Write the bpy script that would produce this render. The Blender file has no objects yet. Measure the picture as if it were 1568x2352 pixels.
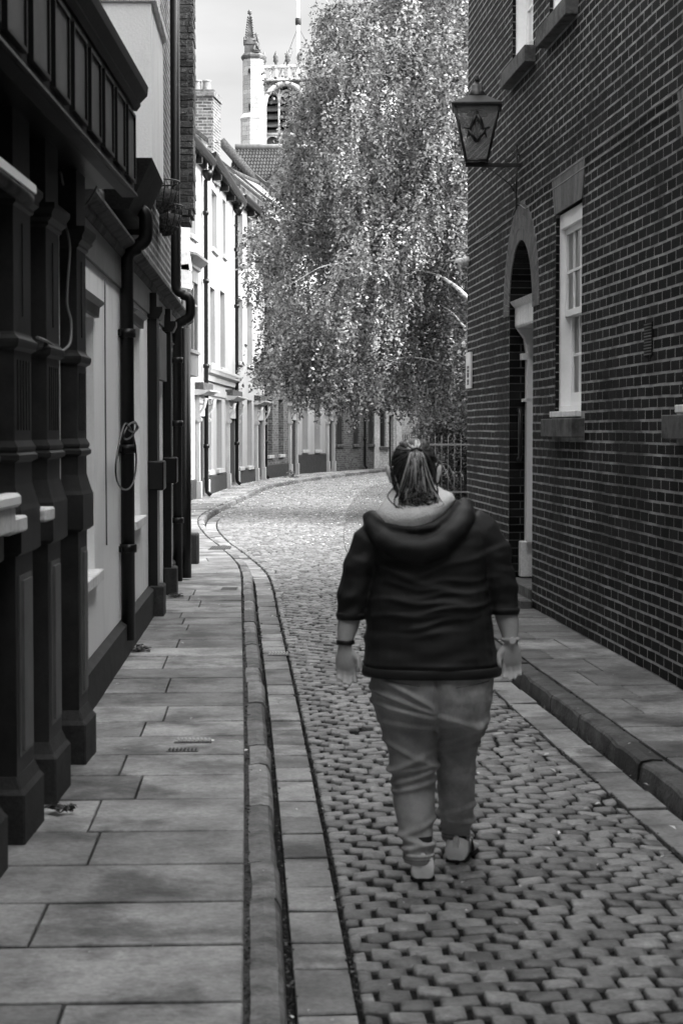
import bpy, bmesh, math, random
import numpy as np
from mathutils import Vector, Matrix, noise
R = random.Random(7)
rad = math.radians
S = bpy.context.scene
COL = S.collection

# ---------------------------------------------------------------- camera
F = 4328.0                      # focal length in the units of the 1568 x 2352 working picture
PITCH = math.atan(188.0 / F)
CZ = 1.68
cam_d = bpy.data.cameras.new('camera'); cam = bpy.data.objects.new('camera', cam_d); COL.objects.link(cam)
cam.location = (0, 0, CZ); cam.rotation_euler = (rad(90) - PITCH, 0, 0)
cam_d.sensor_fit = 'VERTICAL'; cam_d.sensor_height = 36.0; cam_d.lens = 36.0 * F / 2352.0
cam_d.clip_start = 0.1; cam_d.clip_end = 2000
cam_d.dof.use_dof = True; cam_d.dof.focus_distance = 30.0; cam_d.dof.aperture_fstop = 8.0
S.camera = cam
# ---------------------------------------------------------------- light
SUN_DIR = Vector((0.84, -0.22, 0.50)).normalized()          # towards the sun
EL = math.asin(SUN_DIR.z); AZ = math.atan2(SUN_DIR.x, SUN_DIR.y)
w = bpy.data.worlds.new('World'); S.world = w; w.use_nodes = True
nt = w.node_tree; nt.nodes.clear()
sky = nt.nodes.new('ShaderNodeTexSky'); sky.sky_type = 'NISHITA'; sky.sun_disc = False
sky.sun_elevation = EL; sky.sun_rotation = AZ; sky.dust_density = 3.0; sky.air_density = 1.0
bw = nt.nodes.new('ShaderNodeRGBToBW')
tc = nt.nodes.new('ShaderNodeTexCoord'); mp = nt.nodes.new('ShaderNodeMapping'); mp.inputs['Scale'].default_value = (1.2, 1.2, 4.0)
nz = nt.nodes.new('ShaderNodeTexNoise'); nz.inputs['Scale'].default_value = 3.0; nz.inputs['Detail'].default_value = 6
mr = nt.nodes.new('ShaderNodeMapRange'); mr.inputs['From Min'].default_value = 0.35; mr.inputs['From Max'].default_value = 0.65
mr.inputs['To Min'].default_value = 0.85; mr.inputs['To Max'].default_value = 1.3
mu = nt.nodes.new('ShaderNodeMath'); mu.operation = 'MULTIPLY'
bg = nt.nodes.new('ShaderNodeBackground'); bg.inputs['Strength'].default_value = 0.15
out = nt.nodes.new('ShaderNodeOutputWorld')
L = nt.links.new
L(sky.outputs[0], bw.inputs[0]); L(tc.outputs['Generated'], mp.inputs[0]); L(mp.outputs[0], nz.inputs['Vector'])
sx_ = nt.nodes.new('ShaderNodeSeparateXYZ'); L(tc.outputs['Generated'], sx_.inputs[0])     # thin bright overcast: the zenith outshines the horizon
gr = nt.nodes.new('ShaderNodeMapRange'); gr.inputs['From Min'].default_value = 0.22; gr.inputs['To Min'].default_value = 0.38; gr.inputs['To Max'].default_value = 4.0
L(sx_.outputs['Z'], gr.inputs['Value']); m0 = nt.nodes.new('ShaderNodeMath'); m0.operation = 'MULTIPLY'; L(bw.outputs[0], m0.inputs[0]); L(gr.outputs[0], m0.inputs[1])
L(nz.outputs['Fac'], mr.inputs['Value']); L(m0.outputs[0], mu.inputs[0]); L(mr.outputs[0], mu.inputs[1])
L(mu.outputs[0], bg.inputs['Color']); L(bg.outputs[0], out.inputs['Surface'])
sd = bpy.data.lights.new('sun', 'SUN'); sd.energy = 0.7; sd.angle = rad(2); sd.color = (1, 1, 1)
so = bpy.data.objects.new('sun', sd); COL.objects.link(so)
so.rotation_euler = SUN_DIR.to_track_quat('Z', 'Y').to_euler(); so.location = (20, -10, 30)
S.view_settings.view_transform = 'Standard'; S.view_settings.look = 'None'
S.view_settings.exposure = 2.35; S.view_settings.gamma = 1.0

# ---------------------------------------------------------------- picture <-> place
def Zy(Y, y):
    v = (1176 - y) / F
    return CZ + Y * (v * math.cos(PITCH) - math.sin(PITCH)) / (math.cos(PITCH) + v * math.sin(PITCH))
def Xx(Y, x, z=CZ):
    return (x - 784) / F * (Y * math.cos(PITCH) - (z - CZ) * math.sin(PITCH))
def PT(x, y, Y):
    z = Zy(Y, y); return Vector((Xx(Y, x, z), Y, z))

# ---------------------------------------------------------------- mesh builder
class MB:
    def __init__(s): s.v = []; s.f = []; s.sm = []
    def poly(s, pts, smooth=False):
        i = len(s.v); s.v += [tuple(p) for p in pts]; s.f.append(tuple(range(i, i + len(pts)))); s.sm.append(smooth)
    def hexa(s, c):
        i = len(s.v); s.v += [tuple(p) for p in c]
        for q in ((0, 3, 2, 1), (4, 5, 6, 7), (0, 1, 5, 4), (1, 2, 6, 5), (2, 3, 7, 6), (3, 0, 4, 7)):
            s.f.append(tuple(i + k for k in q)); s.sm.append(False)
    def box(s, x0, x1, y0, y1, z0, z1):
        s.hexa([(x0, y0, z0), (x1, y0, z0), (x1, y1, z0), (x0, y1, z0), (x0, y0, z1), (x1, y0, z1), (x1, y1, z1), (x0, y1, z1)])
    def rings(s, rs, cap=True, smooth=True, closed=True):
        i = len(s.v); n = len(rs[0])
        for r in rs: s.v += [tuple(p) for p in r]
        m = n if closed else n - 1
        for a in range(len(rs) - 1):
            for k in range(m):
                k2 = (k + 1) % n
                s.f.append((i + a * n + k, i + a * n + k2, i + (a + 1) * n + k2, i + (a + 1) * n + k)); s.sm.append(smooth)
        if cap and closed:
            s.f.append(tuple(i + k for k in range(n))[::-1]); s.sm.append(False)
            b = i + (len(rs) - 1) * n
            s.f.append(tuple(b + k for k in range(n))); s.sm.append(False)
    def tube(s, pts, r, n=8, cap=True, smooth=True):
        pts = [Vector(p) for p in pts]; rs = []
        rr = r if isinstance(r, (list, tuple)) else [r] * len(pts)
        prev = None
        for i, p in enumerate(pts):
            t = (pts[min(i + 1, len(pts) - 1)] - pts[max(i - 1, 0)])
            t = t.normalized() if t.length > 1e-9 else Vector((0, 0, 1))
            if prev is None:
                a = Vector((0, 0, 1)) if abs(t.z) < .9 else Vector((1, 0, 0))
                u = t.cross(a).normalized()
            else:
                u = (prev - t * prev.dot(t))
                u = u.normalized() if u.length > 1e-6 else t.orthogonal().normalized()
            prev = u; v = t.cross(u)
            rs.append([p + (u * math.cos(k * 2 * math.pi / n) + v * math.sin(k * 2 * math.pi / n)) * rr[i] for k in range(n)])
        s.rings(rs, cap, smooth)
    def lathe(s, prof, c, n=16, smooth=True, axis='Z'):
        rs = []
        for (r, h) in prof:
            q = []
            for k in range(n):
                a = 2 * math.pi * k / n; x, y = max(r, 1e-4) * math.cos(a), max(r, 1e-4) * math.sin(a)
                q.append((c[0] + x, c[1] + y, c[2] + h) if axis == 'Z' else (c[0] + x, c[1] + h, c[2] + y))
            rs.append(q)
        s.rings(rs, True, smooth)
    def mesh(s, name, mt, uvf=None):
        me = bpy.data.meshes.new(name); me.from_pydata(s.v, [], s.f)
        me.polygons.foreach_set('use_smooth', s.sm)
        if uvf:
            uv = me.uv_layers.new(name='UVMap')
            co = np.array([uvf(v) for v in s.v], dtype=np.float32)
            li = np.empty(len(me.loops), dtype=np.int32); me.loops.foreach_get('vertex_index', li)
            uv.data.foreach_set('uv', co[li].ravel())
        me.materials.append(mt); me.update()
        return me
    def build(s, name, mt, parent=None, uvf=None, fix=True):
        me = s.mesh(name, mt, uvf)
        if fix and len(me.polygons) < 60000:
            b = bmesh.new(); b.from_mesh(me); bmesh.ops.recalc_face_normals(b, faces=b.faces); b.to_mesh(me); b.free()
        o = bpy.data.objects.new(name, me); COL.objects.link(o)
        if parent: o.parent = parent
        return o

def bevel(o, wd=.005, seg=1):
    m = o.modifiers.new('bevel', 'BEVEL'); m.width = wd; m.segments = seg; m.limit_method = 'ANGLE'; m.angle_limit = rad(40)
    return o
def thing(name, label, cat, group=None, loc=(0, 0, 0)):
    o = bpy.data.objects.new(name, None); COL.objects.link(o); o.empty_display_size = .2
    o['label'] = label; o['category'] = cat
    if group: o['group'] = group
    return o
def tag(o, label=None, cat=None, group=None, kind=None):
    if label: o['label'] = label
    if cat: o['category'] = cat
    if group: o['group'] = group
    if kind: o['kind'] = kind
    return o

class Fr:
    """a wall line seen in plan: s along it, n out of it towards the street, z up"""
    def __init__(f, p0, p1, right_side=False):
        f.p = Vector((p0[0], p0[1])); d = Vector((p1[0] - p0[0], p1[1] - p0[1])); f.len = d.length; f.d = d.normalized()
        f.nv = Vector((-f.d.y, f.d.x)) if right_side else Vector((f.d.y, -f.d.x))
    def P(f, s, n, z):
        q = f.p + f.d * s + f.nv * n; return (q.x, q.y, z)
    def sx(f, x, n=0):
        k = (x - 784) / F; q = f.p + f.nv * n
        return (k * q.y - q.x) / (f.d.x - k * f.d.y)
    def zy(f, s, y, n=0): return Zy((f.p + f.d * s + f.nv * n).y, y)
    def uv(f, v):
        q = Vector((v[0], v[1])) - f.p
        return (q.dot(f.d) + q.dot(f.nv), v[2])
    def box(f, mb, s0, s1, n0, n1, z0, z1):
        mb.hexa([f.P(s0, n0, z0), f.P(s1, n0, z0), f.P(s1, n1, z0), f.P(s0, n1, z0), f.P(s0, n0, z1), f.P(s1, n0, z1), f.P(s1, n1, z1), f.P(s0, n1, z1)])
    def bx(f, name, mt, parent, *a, bev=0, uvf=False):
        mb = MB(); f.box(mb, *a); o = mb.build(name, mt, parent, f.uv if uvf else None)
        if bev: bevel(o, bev)
        return o
    def prof(f, mb, s0, s1, pr):
        """profile of (n, z) swept along s"""
        mb.rings([[f.P(s0, n, z) for n, z in pr], [f.P(s1, n, z) for n, z in pr]], True, False)

# ---------------------------------------------------------------- materials (all grey: the photograph is black and white)
def nodes(name, rough=.8, spec=.3, metal=0.0):
    m = bpy.data.materials.new(name); m.use_nodes = True; t = m.node_tree
    b = t.nodes['Principled BSDF']; b.inputs['Roughness'].default_value = rough
    b.inputs['Specular IOR Level'].default_value = spec; b.inputs['Metallic'].default_value = metal
    return m, t, b
def N(t, k, **kw):
    n = t.nodes.new(k)
    for a, v in kw.items():
        if hasattr(n, a): setattr(n, a, v)
        else: n.inputs[a].default_value = v
    return n
def gmat(name, lo, hi, scale=6, rough=.8, bump=.2, bscale=60, spec=.3, stretch=(1, 1, 1), island=0.0, fine=.15, metal=0.0, blotch=0.0, blotch_scale=1.5, blotch_lo=.5):
    """two-level grey noise, optional per-piece variation, optional large worn patches, bump"""
    m, t, b = nodes(name, rough, spec, metal); l = t.links.new
    tc = N(t, 'ShaderNodeTexCoord'); mp = N(t, 'ShaderNodeMapping'); mp.inputs['Scale'].default_value = stretch
    l(tc.outputs['Object'], mp.inputs[0])
    n1 = N(t, 'ShaderNodeTexNoise', Scale=scale, Detail=6.0, Roughness=.6); l(mp.outputs[0], n1.inputs['Vector'])
    r1 = N(t, 'ShaderNodeMapRange'); r1.inputs['From Min'].default_value = .3; r1.inputs['From Max'].default_value = .7
    r1.inputs['To Min'].default_value = lo; r1.inputs['To Max'].default_value = hi; l(n1.outputs['Fac'], r1.inputs['Value'])
    cur = r1.outputs[0]
    def mul(a, bsock):
        q = N(t, 'ShaderNodeMath', operation='MULTIPLY'); l(a, q.inputs[0]); l(bsock, q.inputs[1]); return q.outputs[0]
    n2 = N(t, 'ShaderNodeTexNoise', Scale=bscale, Detail=4.0, Roughness=.6); l(tc.outputs['Object'], n2.inputs['Vector'])
    if fine:
        r2 = N(t, 'ShaderNodeMapRange'); r2.inputs['From Min'].default_value = .3; r2.inputs['From Max'].default_value = .7
        r2.inputs['To Min'].default_value = 1 - fine; r2.inputs['To Max'].default_value = 1 + fine
        l(n2.outputs['Fac'], r2.inputs['Value']); cur = mul(cur, r2.outputs[0])
    if island:
        g = N(t, 'ShaderNodeNewGeometry'); r3 = N(t, 'ShaderNodeMapRange')
        r3.inputs['To Min'].default_value = 1 - island; r3.inputs['To Max'].default_value = 1 + island
        l(g.outputs['Random Per Island'], r3.inputs['Value']); cur = mul(cur, r3.outputs[0])
    if blotch:
        n3 = N(t, 'ShaderNodeTexNoise', Scale=blotch_scale, Detail=8.0, Roughness=.65); l(mp.outputs[0], n3.inputs['Vector'])
        r4 = N(t, 'ShaderNodeMapRange'); r4.inputs['From Min'].default_value = .5; r4.inputs['From Max'].default_value = .62
        r4.inputs['To Min'].default_value = 1.0; r4.inputs['To Max'].default_value = blotch_lo
        l(n3.outputs['Fac'], r4.inputs['Value']); cur = mul(cur, r4.outputs[0])
    l(cur, b.inputs['Base Color'])
    if bump:
        bp = N(t, 'ShaderNodeBump', Strength=bump, Distance=.01); l(n2.outputs['Fac'], bp.inputs['Height']); l(bp.outputs[0], b.inputs['Normal'])
    return m
def brickmat(name, c1, c2, mort, w_=.225, h_=.075, gap=.01, rough=.85, uv=True, bump=.6):
    m, t, b = nodes(name, rough, .2); l = t.links.new
    tc = N(t, 'ShaderNodeTexCoord')
    src = tc.outputs['UV'] if uv else tc.outputs['Object']
    nd = N(t, 'ShaderNodeTexNoise', Scale=9.0, Detail=3.0); l(src, nd.inputs['Vector'])
    vs = N(t, 'ShaderNodeVectorMath', operation='SCALE'); vs.inputs['Scale'].default_value = .02; l(nd.outputs['Color'], vs.inputs[0])
    va = N(t, 'ShaderNodeVectorMath', operation='ADD'); l(src, va.inputs[0]); l(vs.outputs[0], va.inputs[1])
    bt = N(t, 'ShaderNodeTexBrick'); bt.offset = .5
    bt.inputs['Scale'].default_value = 1.0; bt.inputs['Brick Width'].default_value = w_; bt.inputs['Row Height'].default_value = h_
    bt.inputs['Mortar Size'].default_value = gap; bt.inputs['Mortar Smooth'].default_value = .3; bt.inputs['Bias'].default_value = 0
    bt.inputs['Color1'].default_value = (c1, c1, c1, 1); bt.inputs['Color2'].default_value = (c2, c2, c2, 1); bt.inputs['Mortar'].default_value = (mort, mort, mort, 1)
    l(va.outputs[0], bt.inputs['Vector'])
    n2 = N(t, 'ShaderNodeTexNoise', Scale=14.0, Detail=6.0, Roughness=.7); l(tc.outputs['Object'], n2.inputs['Vector'])
    r2 = N(t, 'ShaderNodeMapRange'); r2.inputs['From Min'].default_value = .3; r2.inputs['From Max'].default_value = .7
    r2.inputs['To Min'].default_value = .55; r2.inputs['To Max'].default_value = 1.5; l(n2.outputs['Fac'], r2.inputs['Value'])
    q = N(t, 'ShaderNodeMath', operation='MULTIPLY'); l(bt.outputs['Color'], q.inputs[0]); l(r2.outputs[0], q.inputs[1]); l(q.outputs[0], b.inputs['Base Color'])
    bp = N(t, 'ShaderNodeBump', Strength=bump, Distance=.02, invert=True); l(bt.outputs['Fac'], bp.inputs['Height'])
    bp2 = N(t, 'ShaderNodeBump', Strength=.4, Distance=.01); l(n2.outputs['Fac'], bp2.inputs['Height']); l(bp.outputs[0], bp2.inputs['Normal'])
    l(bp2.outputs[0], b.inputs['Normal'])
    return m
def glassmat(name, refl=.25, base=.02, clear=.6):
    m = bpy.data.materials.new(name); m.use_nodes = True; t = m.node_tree; t.nodes.clear(); l = t.links.new
    o = N(t, 'ShaderNodeOutputMaterial'); tr = N(t, 'ShaderNodeBsdfTransparent'); gl = N(t, 'ShaderNodeBsdfGlossy', Roughness=.04)
    df = N(t, 'ShaderNodeBsdfDiffuse'); df.inputs['Color'].default_value = (base,) * 3 + (1,)
    m1 = N(t, 'ShaderNodeMixShader'); m1.inputs[0].default_value = clear; l(df.outputs[0], m1.inputs[1]); l(tr.outputs[0], m1.inputs[2])
    fr = N(t, 'ShaderNodeFresnel', IOR=1.5); ad = N(t, 'ShaderNodeMath', operation='ADD'); ad.inputs[1].default_value = refl * .15; l(fr.outputs[0], ad.inputs[0])
    nz_ = N(t, 'ShaderNodeTexNoise', Scale=3.0); bp = N(t, 'ShaderNodeBump', Strength=.08); l(nz_.outputs['Fac'], bp.inputs['Height']); l(bp.outputs[0], gl.inputs['Normal'])
    m2 = N(t, 'ShaderNodeMixShader'); l(ad.outputs[0], m2.inputs[0]); l(m1.outputs[0], m2.inputs[1]); l(gl.outputs[0], m2.inputs[2]); l(m2.outputs[0], o.inputs['Surface'])
    return m
def leafmat(name, lo, hi, trans=.35):
    m = bpy.data.materials.new(name); m.use_nodes = True; t = m.node_tree; b = t.nodes['Principled BSDF']; l = t.links.new
    b.inputs['Roughness'].default_value = .45; b.inputs['Specular IOR Level'].default_value = .35
    g = N(t, 'ShaderNodeNewGeometry'); r = N(t, 'ShaderNodeMapRange'); r.inputs['To Min'].default_value = lo; r.inputs['To Max'].default_value = hi
    l(g.outputs['Random Per Island'], r.inputs['Value'])
    tc_ = N(t, 'ShaderNodeTexCoord'); nn_ = N(t, 'ShaderNodeTexNoise', Scale=.75, Detail=2.0); l(tc_.outputs['Object'], nn_.inputs['Vector'])      # broad noise makes some sprays paler than others
    rn = N(t, 'ShaderNodeMapRange'); rn.inputs['From Min'].default_value = .35; rn.inputs['From Max'].default_value = .65; rn.inputs['To Min'].default_value = .55; rn.inputs['To Max'].default_value = 1.5
    l(nn_.outputs['Fac'], rn.inputs['Value']); mm_ = N(t, 'ShaderNodeMath', operation='MULTIPLY'); l(r.outputs[0], mm_.inputs[0]); l(rn.outputs[0], mm_.inputs[1]); r = mm_
    l(r.outputs[0], b.inputs['Base Color'])
    tl = N(t, 'ShaderNodeBsdfTranslucent'); l(r.outputs[0], tl.inputs['Color']); mx = N(t, 'ShaderNodeMixShader'); mx.inputs[0].default_value = trans
    l(b.outputs[0], mx.inputs[1]); l(tl.outputs[0], mx.inputs[2]); l(mx.outputs[0], t.nodes['Material Output'].inputs['Surface'])
    return m

M = {}
M['sett'] = gmat('sett_stone', .11, .26, 14, .48, .6, 70, .42, island=.42, fine=.25)
M['slab'] = gmat('paving_stone', .12, .34, 3.2, .6, .4, 45, .3, island=.38, fine=.24, blotch=1, blotch_scale=2.1, blotch_lo=.42)
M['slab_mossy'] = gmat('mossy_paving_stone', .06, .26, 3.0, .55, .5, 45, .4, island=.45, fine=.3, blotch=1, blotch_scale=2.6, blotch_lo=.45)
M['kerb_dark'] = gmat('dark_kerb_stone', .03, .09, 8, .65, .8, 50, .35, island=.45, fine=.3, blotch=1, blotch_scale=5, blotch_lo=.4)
M['kerb'] = gmat('kerb_stone', .12, .25, 9, .65, .7, 50, .35, island=.4, fine=.3, blotch=1, blotch_scale=5, blotch_lo=.5)
M['dirt'] = gmat('joint_dirt', .004, .02, 30, .95, .6, 90, .1)
M['moss'] = gmat('mossy_grit', .03, .12, 40, .95, .9, 120, .1, fine=.4)
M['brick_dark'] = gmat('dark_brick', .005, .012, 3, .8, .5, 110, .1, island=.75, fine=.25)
M['mortar'] = gmat('lime_mortar', .2, .42, 5, .95, .7, 160, .1, fine=.25, blotch=1, blotch_scale=.8, blotch_lo=.4)
M['rubbed'] = gmat('rubbed_brick', .1, .15, 20, .8, .3, 90, .2, island=.25)
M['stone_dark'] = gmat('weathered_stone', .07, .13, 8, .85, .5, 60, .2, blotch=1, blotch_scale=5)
M['white'] = gmat('white_gloss_paint', .8, .88, 4, .4, .05, 30, .4, fine=.03)
M['white_worn'] = gmat('worn_white_paint', .66, .82, 7, .55, .25, 50, .3, stretch=(1, 1, .25), blotch=1, blotch_scale=14, blotch_lo=.75)
M['curtain'] = gmat('net_curtain', .5, .75, 60, .9, .5, 30, .1, stretch=(1, 1, .04))
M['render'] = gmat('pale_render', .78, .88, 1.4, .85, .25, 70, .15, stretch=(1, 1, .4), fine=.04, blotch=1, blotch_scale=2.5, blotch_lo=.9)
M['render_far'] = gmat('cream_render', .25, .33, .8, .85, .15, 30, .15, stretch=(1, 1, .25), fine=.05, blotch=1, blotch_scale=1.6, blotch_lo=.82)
M['plinth'] = gmat('dark_plinth_paint', .025, .045, 7, .7, .4, 60, .2, fine=.3)
M['black'] = gmat('black_gloss_paint', .004, .008, 5, .35, .1, 50, .3, fine=.2)
M['pubpaint'] = gmat('charcoal_joinery_paint', .016, .034, 6, .5, .12, 60, .2, fine=.1)
M['pubgrey'] = gmat('grey_panel_paint', .09, .14, 5, .5, .1, 60, .25, fine=.08)
M['iron'] = gmat('black_iron', .01, .02, 20, .35, .2, 90, .5)
M['railiron'] = gmat('railing_iron', .2, .3, 20, .4, .2, 90, .5)
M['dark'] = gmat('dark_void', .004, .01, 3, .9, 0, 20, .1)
M['oldbrick'] = brickmat('old_rough_brick', .02, .09, .24, .225, .075, .016, bump=1.0)
M['farbrick'] = brickmat('far_brick', .045, .13, .14, .23, .078, .012)
M['palebrick'] = brickmat('pale_brick', .04, .12, .12, .24, .08, .014)
M['whitebrick'] = brickmat('white_painted_brick', .42, .52, .36, .23, .08, .008)
M['roof'] = gmat('slate_roof', .09, .2, 4, .8, .4, 30, .2, fine=.2)
M['slate_light'] = gmat('light_tiles', .5, .7, 6, .7, .3, 20, .2, fine=.12)
M['coping'] = gmat('mossy_coping', .03, .09, 9, .9, .8, 30, .1, fine=.3)
M['stone'] = gmat('limestone', .42, .68, .9, .85, .3, 14, .15, fine=.2, blotch=1, blotch_scale=.8, blotch_lo=.75)
M['stone_sooty'] = gmat('sooty_stone', .06, .16, 1.5, .9, .3, 14, .15, fine=.3)
M['pot'] = gmat('clay_pot', .16, .26, 5, .8, .2, 20, .2)
M['bark'] = gmat('birch_bark', .45, .8, 9, .7, .4, 40, .2, stretch=(1, 1, 3), blotch=1, blotch_scale=7, blotch_lo=.25)
M['leaf'] = leafmat('birch_leaf', .05, .5)
M['leaf_dark'] = leafmat('shrub_leaf', .02, .09, .2)
M['twig'] = gmat('twig', .12, .25, 10, .7, .1, 40, .2)
M['fallen'] = leafmat('fallen_leaf', .25, .75, .1)
M['glass'] = glassmat('window_glass')
M['glass_dark'] = glassmat('dark_glass', 1.0, .01, .15)
M['frost'] = glassmat('lantern_glass', .6, .3, .5)
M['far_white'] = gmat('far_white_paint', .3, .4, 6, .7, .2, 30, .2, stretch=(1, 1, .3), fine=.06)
M['kerb_splash'] = gmat('old_white_splash', .2, .38, 40, .9, .5, 90, .1, fine=.3)
M['plastic'] = gmat('white_plastic', .6, .7, 5, .35, 0, 20, .5, fine=.02)
M['cable_pale'] = gmat('pale_cable', .16, .24, 5, .5, 0, 20, .4, fine=.02)
M['ground'] = gmat('packed_ground', .03, .07, 2, .95, .4, 30, .1)

# ================================================================ the ground
class Path:
    def __init__(s, pts, step=.5):
        P = [Vector(p) for p in pts]; q = []
        for i in range(len(P) - 1):
            a, b, c, d = P[max(i - 1, 0)], P[i], P[i + 1], P[min(i + 2, len(P) - 1)]
            n = max(2, int((c - b).length / step))
            for k in range(n):
                t = k / n
                m0 = (c - a) * .5 * ((c - b).length * 2 / max((c - a).length, 1e-6)) if i > 0 else (c - b)
                m1 = (d - b) * .5 * ((c - b).length * 2 / max((d - b).length, 1e-6)) if i < len(P) - 2 else (c - b)
                q.append(b * (2 * t**3 - 3 * t**2 + 1) + m0 * (t**3 - 2 * t**2 + t) + c * (-2 * t**3 + 3 * t**2) + m1 * (t**3 - t**2))
        q.append(P[-1]); s.q = q; s.L = [0]
        for i in range(1, len(q)): s.L.append(s.L[-1] + (q[i] - q[i - 1]).length)
        s.len = s.L[-1]; s.X = np.array([p.x for p in q]); s.Yv = np.array([p.y for p in q]); s.A = np.array(s.L)
    def at(s, t, q=0):
        x, y = np.interp(t, s.A, s.X), np.interp(t, s.A, s.Yv)
        x1, y1 = np.interp(t + .4, s.A, s.X), np.interp(t + .4, s.A, s.Yv); x0, y0 = np.interp(t - .4, s.A, s.X), np.interp(t - .4, s.A, s.Yv)
        dx, dy = x1 - x0, y1 - y0; m = math.hypot(dx, dy); nx, ny = dy / m, -dx / m
        return Vector((x + nx * q, y + ny * q))
    def t_of_y(s, y): return float(np.interp(y, s.Yv, s.A))
KP = Path([(-.04, 1), (-.242, 5.01), (-.389, 7.94), (-.56, 11.18), (-.76, 14.8), (-.86, 16.6), (-1.18, 21.9), (-1.64, 25.6), (-2.02, 28.3), (-2.45, 32.3),
           (-2.62, 35.6), (-2.56, 39.8), (-2.45, 45), (-2.15, 54), (-1.3, 61), (.1, 68.4), (1.55, 76), (2.9, 82), (4.5, 88)])
RKP = Path([(2.02, 1), (1.73, 5), (1.355, 10), (.98, 15), (.535, 21), (.27, 26), (.26, 32.7), (.38, 41.8), (.9, 54), (1.8, 60), (3.4, 68), (5.2, 76)])
BLP = [(1, -1.115), (22.6, -1.87), (30, -2.9), (38, -3.66), (41.5, -3.49), (45, -3.285), (49, -3.21), (54.7, -3.05), (59.5, -2.67), (63, -2.3), (67.5, -1.62), (71.5, -.56), (77, 1.17), (84, 3.6)]
def blx(y): return float(np.interp(y, [a for a, b in BLP], [b for a, b in BLP]))
def rkx(y): return float(np.interp(y, RKP.Yv, RKP.X))
def wallx(y): return 2.89 - .0713 * y
def q_hit(path, t, fx, q0=1.0):
    q = q0
    for _ in range(12):
        p = path.at(t, q); p2 = path.at(t, q + .05)
        g = p.x - fx(p.y); g2 = p2.x - fx(p2.y)
        d = (g2 - g) / .05
        if abs(d) < .2: d = .2
        q -= max(-.6, min(.6, g / d))
    return q

mb = MB(); mb.poly([(-400, -60, -.06), (400, -60, -.06), (400, 900, -.06), (-400, 900, -.06)])
tag(mb.build('ground', M['ground']), kind='structure')
# dark bed under the setts and gutters
mb = MB(); ts = np.arange(0, KP.len, 1.0)
mb.rings([[(*KP.at(t, .02), -.03), (*KP.at(t, 3.6), -.03)] for t in ts], False, False, False)
tag(mb.build('road_bed', M['dirt']), kind='structure')

# setts, one rounded stone each, in rows across the road
def sett(mb, cx, cy, a, w_, d_, z, near):
    ca, sa = math.cos(a), math.sin(a); w2, d2 = w_ / 2, d_ / 2; i = len(mb.v)
    tl = R.uniform(-.006, .006); tl2 = R.uniform(-.004, .004)
    def P(u, v, h):
        return (cx + u * ca - v * sa, cy + u * sa + v * ca, z + h + tl * u / w2 + tl2 * v / d2)
    if near:
        sh = [(-1, -.78), (-.93, -1), (-.2, -1.02), (.92, -.98), (1, -.76), (1, .76), (.93, 1), (.1, 1.03), (-.92, .97), (-1, .76)]
        sh = [(u * R.uniform(.93, 1.03), v * R.uniform(.93, 1.04)) for u, v in sh]
        rs = [(1.0, -.035), (1.0, -.010), (.965, -.002), (.9, .002), (.5, .004)]
    else:
        sh = [(-1, -.8), (-.8, -1), (.8, -1), (1, -.8), (1, .8), (.8, 1), (-.8, 1), (-1, .8)]
        rs = [(1.0, -.03), (.96, -.003), (.7, .007)]
    n = len(sh)
    for (k, h) in rs: mb.v += [P(u * w2 * k, v * d2 * (k if k > .6 else k * .8), h) for u, v in sh]
    for r in range(len(rs) - 1):
        for k in range(n):
            mb.f.append((i + r * n + k, i + r * n + (k + 1) % n, i + (r + 1) * n + (k + 1) % n, i + (r + 1) * n + k)); mb.sm.append(True)
    b = i + (len(rs) - 1) * n; mb.f.append(tuple(b + k for k in range(n))); mb.sm.append(True)
SETQ = .315
def camber(q, wd): u = max(0, min(1, (q - SETQ) / max(wd - SETQ, .1))); return .035 * (1 - (2 * u - 1) ** 2)
mb = MB(); tb_ = [t_ for t_ in np.arange(KP.t_of_y(3), KP.len - 2, .5)]; bed_ = []
for t_ in tb_:
    qe_ = q_hit(KP, t_, rkx, 2.0) - .21; bed_.append([(*KP.at(t_, .31 + (qe_ - .31) * k_ / 8), camber(.315 + (qe_ - .315) * k_ / 8, qe_) - .016) for k_ in range(9)])
bm_ = MB(); bm_.rings(bed_, False, True, False); tag(bm_.build('road_joints', M['dirt']), kind='structure')
t = KP.t_of_y(3.9); row = 0
while t < KP.len - 2:
    p = KP.at(t); qe = q_hit(KP, t, rkx, 2.0) - (.222 if p.y < 22 else .19)
    near = p.y < 17
    pitch = .107 if p.y < 40 else .14
    q = SETQ
    a0 = KP.at(t, 0); a1 = KP.at(t, 1); ang = math.atan2(a1.y - a0.y, a1.x - a0.x)
    while q < qe - .05:
        wd = max(.07, R.gauss(.116, .008)) if p.y < 40 else R.uniform(.15, .22)
        if q < SETQ + .001 and row % 2: wd *= .55
        if q + wd > qe - .04: wd = qe - q
        if wd < .05: break
        c = KP.at(t + R.uniform(-.0035, .0035) + .008 * math.sin(q * 3 + t * .7), q + wd / 2)
        zz = camber(q + wd / 2, qe) - .004 + .008 * noise.noise(Vector((c.x * 1.3, c.y * 1.3, 0))) + R.uniform(-.003, .003)
        if not (R.random() < .004):
            sett(mb, c.x, c.y, ang + R.uniform(-.018, .018), wd - R.uniform(.010, .020), pitch - R.uniform(.003, .008), zz, near)
        q += wd
    t += pitch; row += 1
o = mb.build('cobbled_road', M['sett'], fix=False); tag(o, kind='structure')

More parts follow.
